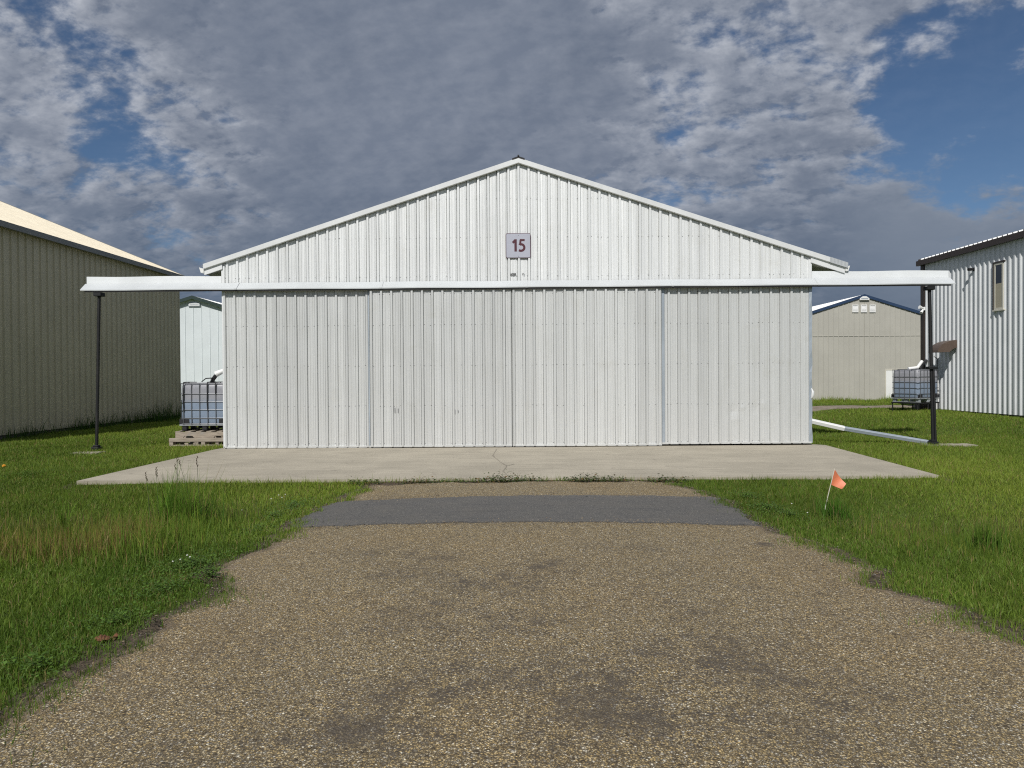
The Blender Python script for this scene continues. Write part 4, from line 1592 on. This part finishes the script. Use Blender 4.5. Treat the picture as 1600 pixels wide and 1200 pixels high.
# wooden pallets
def make_pallet(label, w, dpt, h, notched):
    t = thing('wooden_pallet', label, 'pallet', group='weathered wooden pallets under the tote')
    bt = 0.02
    if notched:
        for y in (0.0, dpt / 2 - .02, dpt - .04):
            mb = MB()
            zc = h - bt
            pr = [(0, 0), (w * .13, 0), (w * .16, .045), (w * .30, .045), (w * .33, 0), (w * .67, 0), (w * .70, .045), (w * .84, .045), (w * .87, 0), (w, 0), (w, zc), (0, zc)]
            mb.prism([(p, q) for p, q in pr], y, y + .04, lambda p, q, s: (p, s, q))
            mb.build('stringer', M['wood'], t)
        for k in range(6):
            mb = MB()
            x = k * (w - .12) / 5
            mb.cbox((x, -.005, h - bt + .001), (x + .12, dpt + .005, h), 0.003)
            mb.build('deck_board', M['wood'], t)
    else:
        for z in (0.0, h - .085):
            for y in (0.0, dpt / 2 - .05, dpt - .10):
                mb = MB()
                mb.cbox((0, y, z), (w, y + .10, z + .085), 0.004)
                mb.build('deck_board', M['wood'], t)
        for x in (0.0, w / 2 - .05, w - .10):
            mb = MB()
            mb.cbox((x + .004, .006, .087), (x + .096, dpt - .006, h - .087), 0.004)
            mb.build('stringer', M['wood'], t)
    return t


pz0, pz1 = 0.0, 0.155
p1 = make_pallet('wider weathered pallet, the lower of the two under the water tote', 1.62, 1.15, 0.245, False)
lx0 = P(264.5, 690, 16.72).x
p1.location = (lx0, 16.70, -0.035)
p2 = make_pallet('grey notched pallet directly under the water tote, on top of a wider pallet', 1.36, 1.05, 0.155, True)
p2.location = (P(274, 680, 16.80).x, 16.80, 0.213)

# ------------------------------------------------------------------ drain pipe, footings, flag
a_, m_, b_ = P(1266, 657.5, 16.6), P(1319, 669.5, 16.45), P(1452, 691.5, 16.15)
DP = thing('drain_pipe', 'long drain pipe, white then grey, sloping from the hangar side down to the right post', 'pipe', (a_.x, a_.y, 0))


def flatpipe(name, p, q, mat, hw_=0.055):
    mb = MB()
    dv = (q - p).normalized()
    up = Vector((0, -0.35, 1)).normalized()
    sd_ = dv.cross(up).normalized()
    up = sd_.cross(dv).normalized()
    ring = [(-1, -.8), (-.8, -1), (.8, -1), (1, -.8), (1, .8), (.8, 1), (-.8, 1), (-1, .8)]
    vs = [p + sd_ * (u * hw_) + up * (v * hw_ * .8) for u, v in ring] + [q + sd_ * (u * hw_) + up * (v * hw_ * .8) for u, v in ring]
    mb.raw(vs, [(k, (k + 1) % 8, 8 + (k + 1) % 8, 8 + k) for k in range(8)] + [tuple(range(8)), tuple(range(8, 16))])
    return mb.build(name, mat, DP, DP.location)


flatpipe('upper_section', a_, m_, M['white'], 0.058)
flatpipe('lower_section', m_ - (b_ - m_).normalized() * 0.05, b_, M['pipegrey'], 0.052)

for (u0, u1, v, lab) in ((1444, 1516, 697, 'thin strip of bare concrete footing in the grass by the right post'),
                         (112, 158, 709, 'thin strip of bare concrete footing in the grass by the left post')):
    c0, c1 = G(u0, v), G(u1, v)
    mb = MB()
    n = 14
    top = [(c0.x + (c1.x - c0.x) * k / n, c0.y - .10 + .03 * math.sin(k * 2.1)) for k in range(n + 1)] + \
          [(c1.x + (c0.x - c1.x) * k / n, c0.y + .26 + .04 * math.sin(k * 1.7)) for k in range(n + 1)]
    mb.prism(top, -.1, 0.035, lambda p, q, s: (p, q, s))
    o = mb.build('concrete_footing', M['concrete'], None, (c0.x, c0.y, 0))
    tag(o, lab, 'footing')

fb = G(1284, 812)
sc_ = fb.y / F
ft = P(1304, 733, fb.y - 0.02)
FG = thing('marker_flag', 'small orange marker flag on a leaning thin wire in the grass right of the driveway', 'flag', fb)
mb = MB()
mb.tube([fb + Vector((0, 0, -.05)), fb.lerp(ft, .5) + Vector((.002, 0, 0)), ft + (ft - fb) * .01], 0.0045, 6)
mb.build('pole', M['framecream'], FG, FG.location)
mb = MB()
ax_ = (ft - fb).normalized()
h_ = P(1297.5, 757, fb.y) - ft
tipx = P(1320, 757, fb.y)
low = P(1313, 763, fb.y)
na, nb = 8, 8
A0, A1 = ft, ft + h_
B0, B1 = P(1319.5, 755, fb.y), P(1313, 763.5, fb.y)
vs = []
for i in range(na + 1):
    for j in range(nb + 1):
        s, t = i / na, j / nb
        q = (A0.lerp(A1, t)).lerp(B0.lerp(B1, t), s)
        q = q + Vector((0, 0.035 * math.sin(s * 4.2 + t * 1.2) * s - 0.05 * max(0, s - .75), 0))
        vs.append(q)
mb.raw(vs, [(i * (nb + 1) + j, (i + 1) * (nb + 1) + j, (i + 1) * (nb + 1) + j + 1, i * (nb + 1) + j + 1) for i in range(na) for j in range(nb)])
mb.build('flag', M['orange'], FG, FG.location, smooth=True)


# ------------------------------------------------------------------ vegetation
def cheap_noise(x, y, s, seed):
    r_ = np.random.default_rng(seed)
    v = np.zeros_like(x)
    for k in range(6):
        a = r_.uniform(0, 2 * np.pi)
        f = s * r_.uniform(0.5, 1.8)
        v += np.sin((x * np.cos(a) + y * np.sin(a)) * f + r_.uniform(0, 6.28))
    return v / 6 * 1.6


def blades(name, x, y, z, h, w, col, lean=0.35, two=True, mat=None, tipc=1.25):
    n = len(x)
    az = rng.uniform(0, 2 * np.pi, n)
    la = rng.uniform(0, 2 * np.pi, n)
    ll = np.abs(rng.normal(0, lean, n)) * h
    lx, ly = np.cos(la) * ll, np.sin(la) * ll
    dx, dy = np.cos(az) * w / 2, np.sin(az) * w / 2
    if two:
        V = np.zeros((n, 5, 3))
        V[:, 0] = np.stack([x - dx, y - dy, z], -1)
        V[:, 1] = np.stack([x + dx, y + dy, z], -1)
        V[:, 2] = np.stack([x + dx * .85 + lx * .3, y + dy * .85 + ly * .3, z + h * .55], -1)
        V[:, 3] = np.stack([x - dx * .85 + lx * .3, y - dy * .85 + ly * .3, z + h * .55], -1)
        V[:, 4] = np.stack([x + lx, y + ly, z + h * (1 - .25 * np.minimum(1, (ll / h) ** 2))], -1)
        nv = 5
        base = np.arange(n)[:, None] * 5
        loops = (base + np.array([0, 1, 2, 3, 3, 2, 4])[None]).reshape(-1)
        starts = (np.arange(n)[:, None] * 7 + np.array([0, 4])[None]).reshape(-1)
        shade = np.array([.62, .62, 1.0, 1.0, tipc])
    else:
        V = np.zeros((n, 3, 3))
        V[:, 0] = np.stack([x - dx, y - dy, z], -1)
        V[:, 1] = np.stack([x + dx, y + dy, z], -1)
        V[:, 2] = np.stack([x + lx, y + ly, z + h], -1)
        nv = 3
        loops = np.arange(n * 3)
        starts = np.arange(n) * 3
        shade = np.array([.75, .75, tipc])
    me = bpy.data.meshes.new(name)
    me.vertices.add(n * nv)
    me.vertices.foreach_set('co', V.astype(np.float32).reshape(-1))
    me.loops.add(len(loops))
    me.loops.foreach_set('vertex_index', loops.astype(np.int32))
    me.polygons.add(len(starts))
    me.polygons.foreach_set('loop_start', starts.astype(np.int32))
    me.update(calc_edges=True)
    C = np.ones((n, nv, 4))
    # blades are paler and yellower at the sheath and the dry tip
    C[:, :, :3] = col[:, None, :]
    C[:, -1, 0] *= tipc
    C[:, -1, 1] *= (1 + tipc) / 2
    at = me.attributes.new('Col', 'FLOAT_COLOR', 'POINT')
    at.data.foreach_set('color', C.astype(np.float32).reshape(-1))
    me.materials.append(mat or M['grass'])
    ob = bpy.data.objects.new(name, me)
    COL.objects.link(ob)
    return ob


def on_grass(x, y, over=0.05):
    ok = ~((x > edge_l(y) + over) & (x < edge_r(y) - over) & (y < 10.9))
    ok &= ~((x > apron_l(np.minimum(y, 16)) - .02) & (x < apron_r(np.minimum(y, 16)) + .02) & (y > 10.98) & (y < 16.2))
    ok &= ~((x > -6.72) & (x < 6.80) & (y > 16) & (y < 28.5))
    ok &= ~((x < XLW + .02) & (y > 15.7) & (y < LY1 + .1))
    ok &= ~((x > XRW - .15) & (y > 15.7) & (y < RY1 + .1))
    ok &= ~((y > 27.2) & (y < 29.4) & (x > 6.8))
    ok &= ~((y > YBG - .1) & (x > bx_ - 8.1) & (x < bx_ + 8.1))
    ok &= ~((x > G(1466, 697).x - .3) & (x < G(1512, 697).x) & (np.abs(y - 16.15) < .12))
    ok &= ~((x > lx0 - .02) & (x < -6.6) & (y > 16.7) & (y < 18))
    return ok


def spread(y0, y1, dens, wide=1.3):
    xm = 0.76 * y1 + wide
    n = int(dens * (y1 - y0) * 2 * xm)
    x = rng.uniform(-xm, xm, n)
    y = rng.uniform(y0, y1, n)
    k = (np.abs(x) < 0.76 * y + wide) & on_grass(x, y)
    return x[k], y[k]


def swale_w(x, y):
    """how much of the unmown ditch is here"""
    side = np.maximum(sstep(-2.9, -3.8, x), sstep(3.5, 4.6, x))
    c = np.where(x < 0, 7.9, 7.75)
    return side * np.exp(-((y - c) / np.where(x < 0, 1.15, 1.05)) ** 4)


GREEN = np.array([0.130, 0.212, 0.030])
DARK = np.array([0.048, 0.112, 0.014])
YEL = np.array([0.25, 0.285, 0.050])
DRY = np.array([0.29, 0.24, 0.10])
RED = np.array([0.22, 0.14, 0.055])


def lawn_color(x, y):
    n = len(x)
    a = cheap_noise(x, y, 0.9, 3)[:, None]
    b = cheap_noise(x, y, 3.1, 5)[:, None]
    c = GREEN[None] * (1 + 0.22 * a + 0.12 * b)
    f = np.clip(0.25 + 0.5 * a + rng.normal(0, .25, n)[:, None], 0, 1)
    c = c * (1 - .5 * f) + YEL[None] * .5 * f
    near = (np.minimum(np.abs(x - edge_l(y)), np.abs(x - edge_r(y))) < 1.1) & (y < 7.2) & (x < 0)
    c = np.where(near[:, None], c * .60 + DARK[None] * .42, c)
    dry = rng.random(n) < (0.06 + 0.10 * np.clip(b[:, 0], 0, 1))
    c[dry] = DRY * rng.uniform(.6, 1.1, (dry.sum(), 1))
    return np.clip(c * rng.uniform(.7, 1.3, (n, 1)), 0.004, .5)


# mown lawn
parts = []
for (y0, y1, dens, two) in ((2.4, 6.0, 7500, True), (6.0, 9.0, 5200, True), (9.0, 12.5, 3800, False), (12.5, 18, 2000, False), (18, 26, 900, False), (26, 44, 320, False)):
    x, y = spread(y0, y1, dens)
    sw = swale_w(x, y)
    edge_d = np.minimum(np.abs(x - edge_l(y)), np.abs(x - edge_r(y)))
    thin = np.where((edge_d < 0.30) & (y < 10.9), 0.14 + 0.86 * sstep(0.02, .30, edge_d) + 0.3 * cheap_noise(x, y, 9, 8), 1.0)
    thin *= 1 - 0.8 * np.clip(soil_attr(x, y) - .35, 0, 1)
    k = rng.random(len(x)) < thin
    x, y, sw = x[k], y[k], sw[k]
    h = rng.gamma(7, 1 / 7, len(x)) * (0.052 + 0.016 * cheap_noise(x, y, 2.2, 9) + 0.07 * sw)
    front_lip = (y > 10.2) & (y < 11.1) & (np.abs(x) < 7)
    h = np.where(front_lip, h * 1.15, h)
    h = np.clip(h, .02, .28)
    w = np.maximum(0.0042, 0.00085 * y) * rng.uniform(.7, 1.3, len(x))
    parts.append((x, y, h, w, two))
n = 15000
y = rng.uniform(2.8, 10.6, n)
cl = cheap_noise(y, y * 0, 5.0, 61)
lf = rng.random(n) < .5
inn = rng.gamma(1.5, .055, n) * np.clip(.5 + 1.1 * np.where(lf, cl, -cl), .1, 2)
k = rng.random(n) < np.clip(.35 + .7 * np.where(lf, cl, -cl), .04, 1)
x = np.where(lf, edge_l(y) + inn, edge_r(y) - inn)[k]
y = y[k]
parts.append((x, y, rng.gamma(5, .009, len(x)).clip(.012, .09) + .02, np.maximum(.004, .00075 * y), True))
for (y0_, two) in (('near', True), ('far', False)):
    sel = [p for p in parts if p[4] == two]
    x, y, h, w = [np.concatenate([p[i] for p in sel]) for i in range(4)]
    z = terrain(x, y) - 0.004
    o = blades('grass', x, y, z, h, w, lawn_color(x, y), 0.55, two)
    tag(o, kind='stuff')

# unmown grass in the two ditches
n = 260000
x = rng.uniform(-10, 10, n)
y = rng.uniform(5.8, 10.4, n)
sw = swale_w(x, y)
k = on_grass(x, y) & (rng.random(n) < sw) & (np.abs(x) < .76 * y + 1.2)
x, y, sw = x[k], y[k], sw[k]
pn = cheap_noise(x, y, 1.6, 21)
n = len(x)
left = x < 0
hh = np.where(left, 0.28, 0.20) * (1 + .30 * pn) * rng.gamma(9, 1 / 9, n) * (0.4 + .6 * sw)
col = np.tile(GREEN[None] * 0.95, (n, 1)) * (1 + .2 * pn[:, None])
u = rng.random(n)
pbrown = np.where(left, np.clip(.50 + .35 * pn - .5 * sstep(-4.3, -3.6, x), 0.04, .75), np.clip(.16 + .2 * pn, .02, .4))
kk = u < pbrown
t = rng.random((n, 1))
col[kk] = (RED[None] * t + DRY[None] * (1 - t))[kk] * rng.uniform(.6, 1.25, (kk.sum(), 1))
olive = np.where(left, sstep(8.3, 8.9, y) * .7, (.12 + sstep(7.7, 8.4, y) * .5)) * np.clip(.8 + .5 * pn, .2, 1)
kk2 = rng.random(n) < olive
col[kk2] = np.array([.17, .165, .075]) * rng.uniform(.6, 1.15, (kk2.sum(), 1))
kk = (u > .88)
col[kk] = YEL[None] * rng.uniform(.7, 1.2, (kk.sum(), 1))
o = blades('ditch_grass', x, y, terrain(x, y) - .005, np.clip(hh, .05, .55), 0.0060 * rng.uniform(.6, 1.3, n), np.clip(col, .004, .5), 0.22, True)
tag(o, kind='stuff')


def clump_points(spec):
    X, Y = [], []
    for (u, v, r_, n_) in spec:
        c = G(u, v)
        a = rng.uniform(0, 2 * np.pi, n_)
        q = np.abs(rng.normal(0, r_, n_))
        X.append(c.x + np.cos(a) * q)
        Y.append(c.y + np.sin(a) * q)
    return np.concatenate(X), np.concatenate(Y)


# tall bright clumps standing out of the ditches (each a plant of its own)
def tall_clump(label, spec, hgt, color, lean=.22, w=.007):
    x, y = clump_points(spec)
    n = len(x)
    c = np.tile(np.array(color)[None], (n, 1)) * rng.uniform(.6, 1.35, (n, 1))
    k = rng.random(n) < .12
    c[k] = DRY * .8
    o = blades('grass_clump', x, y, terrain(x, y) - .01, hgt * rng.gamma(14, 1 / 14, n), w * rng.uniform(.6, 1.2, n), c, lean, True)
    tag(o, label, 'grass clump')
    return o


tall_clump('tallest bright green grass clump in the left ditch, in front of the apron corner', [(262, 846, .15, 330), (280, 842, .15, 320), (298, 842, .13, 260)], .60, (0.115, 0.225, 0.026))
tall_clump('dark green grass clump right of the tallest clump in the left ditch', [(322, 836, .16, 360)], .40, (0.050, 0.125, 0.016))
tall_clump('thin upright grass stalks alone in the middle of the left ditch', [(100, 842, .06, 60)], .58, (0.12, 0.22, 0.026), .14)
tall_clump('lush green grass tuft at the foot of the orange flag', [(1310, 818, .13, 620)], .27, (0.075, 0.17, 0.020), .30)
tall_clump('broad grass clump on the far right of the right ditch', [(1540, 868, .12, 520)], .28, (0.10, 0.185, 0.026), .25)

# weeds against the tan wall
n = 2600
y = rng.uniform(16, LY1 + .5, n)
cl = cheap_noise(y, y * 0 + 3, 2.2, 33)
k = rng.random(n) < np.clip(.22 + .6 * cl + .55 * sstep(24, 28, y), .03, 1)
y = y[k]
x = XLW + .06 + np.abs(rng.normal(0, .16 + .35 * sstep(24, 28, y), len(y)))
h = rng.gamma(5, 1 / 5, len(y)) * (.26 + .25 * sstep(23, 28, y))
c = np.tile(DARK[None] * .9, (len(y), 1)) * rng.uniform(.6, 1.4, (len(y), 1))
o = blades('wall_weeds', x, y, terrain(x, y), np.clip(h, .05, 1.0), .016 * rng.uniform(.5, 1.2, len(y)), c, .35, True)
tag(o, kind='stuff')

# grass against the beige hangar and behind the road
n = 9000
x = rng.uniform(8, 26, n)
y = YBG - .15 - np.abs(rng.normal(0, .8, n))
h = rng.gamma(5, 1 / 5, n) * (.16 + .10 * cheap_noise(x, y, 1.4, 41))
o = blades('wall_grass', x, y, terrain(x, y), np.clip(h, .03, .6), .035 * rng.uniform(.5, 1.2, n), lawn_color(x, y), .3, False)
tag(o, kind='stuff')


# leafy ground cover: clover along the driveway edge, weeds in the joint at the slab
def leaves(name, x, y, z, size, col, lift):
    n = len(x)
    az = rng.uniform(0, 2 * np.pi, n)
    tl_ = rng.uniform(-.5, .7, n)
    ca, sa = np.cos(az), np.sin(az)
    L = size
    W = size * .42
    V = np.zeros((n, 4, 3))
    ct, st = np.cos(tl_), np.sin(tl_)
    V[:, 0] = np.stack([x, y, z + lift], -1)
    V[:, 1] = np.stack([x + ca * L * .5 * ct - sa * W, y + sa * L * .5 * ct + ca * W, z + lift + L * .5 * st + .002], -1)
    V[:, 2] = np.stack([x + ca * L * ct, y + sa * L * ct, z + lift + L * st], -1)
    V[:, 3] = np.stack([x + ca * L * .5 * ct + sa * W, y + sa * L * .5 * ct - ca * W, z + lift + L * .5 * st + .002], -1)
    me = bpy.data.meshes.new(name)
    me.vertices.add(n * 4)
    me.vertices.foreach_set('co', V.astype(np.float32).reshape(-1))
    me.loops.add(n * 4)
    me.loops.foreach_set('vertex_index', np.arange(n * 4, dtype=np.int32))
    me.polygons.add(n)
    me.polygons.foreach_set('loop_start', (np.arange(n) * 4).astype(np.int32))
    me.update(calc_edges=True)
    C = np.ones((n, 4, 4))
    C[:, :, :3] = col[:, None, :]
    at = me.attributes.new('Col', 'FLOAT_COLOR', 'POINT')
    at.data.foreach_set('color', C.astype(np.float32).reshape(-1))
    me.materials.append(M['leaf'])
    ob = bpy.data.objects.new(name, me)
    COL.objects.link(ob)
    return ob


spec = [(300, 890, .30, 1100), (250, 930, .30, 700), (330, 905, .14, 500), (180, 980, .22, 400), (60, 1050, .25, 400), (460, 795, .35, 900), (430, 812, .25, 500), (400, 835, .25, 400),
        (1200, 800, .25, 900), (1170, 780, .2, 500), (1230, 810, .2, 500), (40, 745, .8, 1500)]
x, y = clump_points(spec)
k = on_grass(x, y, .03)
x, y = x[k], y[k]
c = np.tile(np.array([[.080, .145, .024]]), (len(x), 1)) * rng.uniform(.6, 1.5, (len(x), 1))
o = leaves('clover', x, y, terrain(x, y), rng.uniform(.012, .028, len(x)), c, rng.uniform(.03, .10, len(x)))
tag(o, kind='stuff')

n = 5200
x = rng.uniform(-2.6, 2.75, n)
cl = cheap_noise(x, x * 0, 6.0, 51)
k = rng.random(n) < np.clip(.50 + .55 * cl, .05, 1)
x = x[k]
y = 10.84 + rng.normal(0, .07, len(x)) + .03 * np.sin(x * 5)
c = np.tile(np.array([[.055, .085, .022]]), (len(x), 1)) * rng.uniform(.5, 1.5, (len(x), 1))
k = rng.random(len(x)) < .25
c[k] = RED * .8
o = leaves('joint_weeds', x, y, terrain(x, y), rng.uniform(.018, .045, len(x)), c, np.abs(rng.normal(.02, .035, len(x))) * (1 + .6 * cheap_noise(x, x * 0, 6, 51)).clip(.2))
tag(o, kind='stuff')

# loose stones along the paved edges
n = 3000
y = rng.uniform(3, 10.6, n)
lft = rng.random(n) < .5
x = np.where(lft, edge_l(y) + rng.normal(0, .09, n), edge_r(y) + rng.normal(0, .09, n))
onp = np.arange(n) > 1700          # spilled on and around the two edges of the asphalt patch, and here and there on the drive
x[onp] = rng.uniform(-2.4, 2.8, onp.sum())
y[onp] = np.where(rng.random(onp.sum()) < .5, (nl.y + nr.y) / 2, (fl.y + fr.y) / 2) + rng.normal(0, .10, onp.sum())
wide = np.arange(n) > 2600
y[wide] = rng.uniform(3.0, 10.5, wide.sum())
mbs = MB()
cols = []
pal = [(.20, .15, .09), (.15, .13, .11), (.26, .21, .14), (.09, .075, .06), (.20, .18, .16)]
for i in range(n):
    r_ = random.uniform(.004, .0095)
    z = float(terrain(x[i], y[i])) + (.030 if onp[i] and not wide[i] else .016)
    c = random.choice(pal)
    b = len(mbs.v)
    q = [(x[i] + r_ * random.uniform(.7, 1.2) * dx_, y[i] + r_ * random.uniform(.7, 1.2) * dy_, z + r_ * .7 * dz_) for dx_, dy_, dz_ in
         ((1, 0, 0), (0, 1, 0), (-1, 0, 0), (0, -1, 0), (0, 0, 1), (0, 0, -1))]
    mbs.raw(q, [(0, 1, 4), (1, 2, 4), (2, 3, 4), (3, 0, 4), (1, 0, 5), (2, 1, 5), (3, 2, 5), (0, 3, 5)])
    cols += [(*c, 1)] * 6
o = mbs.build('loose_stones', M['stonecol'], None, fix=False)
at = o.data.attributes.new('Col', 'FLOAT_COLOR', 'POINT')
at.data.foreach_set('color', np.array(cols, np.float32).reshape(-1))
tag(o, kind='stuff')

# brown clod of earth at the left edge of the driveway
c0 = G(165, 1003)
mb = MB()
for k in range(16):
    q = Vector((c0.x + random.gauss(0, .028), c0.y + random.gauss(0, .022), c0.z + random.uniform(.005, .035)))
    r_ = random.uniform(.012, .026)
    vs = [q + Vector((dx_ * r_ * random.uniform(.7, 1.3), dy_ * r_ * random.uniform(.7, 1.3), dz_ * r_ * random.uniform(.6, 1))) for dx_, dy_, dz_ in
          ((1, 0, 0), (.5, .87, 0), (-.5, .87, 0), (-1, 0, 0), (-.5, -.87, 0), (.5, -.87, 0), (0, 0, 1), (0, 0, -1))]
    mb.raw(vs, [(i, (i + 1) % 6, 6) for i in range(6)] + [((i + 1) % 6, i, 7) for i in range(6)])
mcl = mat_paint("rusty_earth", (0.13, 0.055, 0.025), 0.95, 0, 0.3, streak=False, scale=20)
o = mb.build('earth_clod', mcl, None, c0)
tag(o, 'rusty brown clod of earth on the left edge of the driveway', 'clod')


# tall weed stalks with seed heads in front of the slab
def stalk(label, base, tip, bend, heads):
    b_ = G(*base)
    t_ = P(tip[0], tip[1], b_.y - .03)
    S = thing('weed_stalk', label, 'weed', b_, group='tall weed stalks in the left ditch')
    mb = MB()
    m_ = b_.lerp(t_, .55) + Vector((bend, 0, 0))
    mb.tube([b_ + Vector((0, 0, -.03)), b_.lerp(m_, .5) + Vector((bend * .3, 0, 0)), m_, m_.lerp(t_, .5) + Vector((bend * .1, 0, 0)), t_], [.0045, .004, .0032, .0025, .0018], 6)
    mb.build('stem', M['wstem'], S, S.location, smooth=True)
    mb = MB()
    for k in range(heads):
        q = t_.lerp(m_, .05 * k) + Vector((random.uniform(-.006, .006), random.uniform(-.006, .006), 0))
        mb.tube([q, q + Vector((random.uniform(-.01, .01), 0, .018)), q + Vector((random.uniform(-.016, .016), 0, .034))], [.002, .0055, .0015], 6)
    mb.build('seed_head', M['whead'], S, S.location, smooth=True)


M['wstem'] = mat_paint("weed_stem", (0.06, 0.085, 0.03), 0.7, 0, 0.15, streak=False)
M['whead'] = mat_paint("weed_seed_head", (0.075, 0.05, 0.03), 0.8, 0, 0.15, streak=False)
stalk('tallest thick weed stalk, its tip against the concrete apron', (318, 836), (307.5, 716), -.012, 6)
stalk('slanting weed stalk left of the tallest stalk, leaning left', (306, 822), (280, 722), .012, 4)
stalk('short slanting weed stalk with a dark knob, leaning left', (296, 822), (273, 728), .010, 4)
stalk('thin faint weed stalk rising straight between two slanting stalks', (279, 826), (277, 718), 0, 3)
stalk('weed stalk with the leftmost bushy seed head against the apron', (236, 826), (228, 741), .004, 7)
stalk('weed stalk with a feathery top right of the leftmost seed head', (248, 826), (244, 733), .004, 7)


# flowers
def flower(name, label, cat, u, v, h, r_, mat, group=None):
    b_ = G(u, v)
    S = thing(name, label, cat, b_, group=group)
    mb = MB()
    mb.tube([(0, 0, -.01), (0.004, 0, h)], .0018, 5)
    mb.build('stem', M['wstem'], S)
    mb = MB()
    for k in range(18):
        a = k * 2.399
        e = math.acos(1 - 1.3 * (k + .5) / 18)
        dv = Vector((math.sin(e) * math.cos(a), math.sin(e) * math.sin(a), math.cos(e)))
        mb.tube([Vector((0.004, 0, h)) + dv * r_ * .2, Vector((0.004, 0, h)) + dv * r_], [r_ * .16, r_ * .30], 5)
    mb.build('flower_head', mat, S)
    return S


M['petal'] = mat_paint("white_petals", (0.72, 0.72, 0.66), 0.8, 0, 0.05, streak=False)
M['yellow'] = mat_paint("yellow_petals", (0.75, 0.36, 0.03), 0.8, 0, 0.05, streak=False)
fl0 = None
for (u, v) in ((292, 882), (297, 885), (270, 892), (283, 889), (436, 783), (446, 782), (441, 787), (424, 789), (378, 807), (320, 826), (312, 845), (238, 862), (289, 852), (1237, 797), (1262, 812)):
    if fl0 is None:
        fl0 = flower('clover_flower', 'small white clover flower in the grass near the driveway edge', 'flower', u, v, .085, .008, M['petal'], 'white clover flowers')
    else:
        c = fl0.copy()
        COL.objects.link(c)
        c.location = G(u, v)
        c.rotation_euler = (0, 0, random.uniform(0, 6))
        for ch in fl0.children:
            c2 = ch.copy()
            COL.objects.link(c2)
            c2.parent = c
flower('dandelion', 'lone yellow dandelion in the lawn at the far left edge', 'flower', 6, 740, .13, .030, M['yellow'])
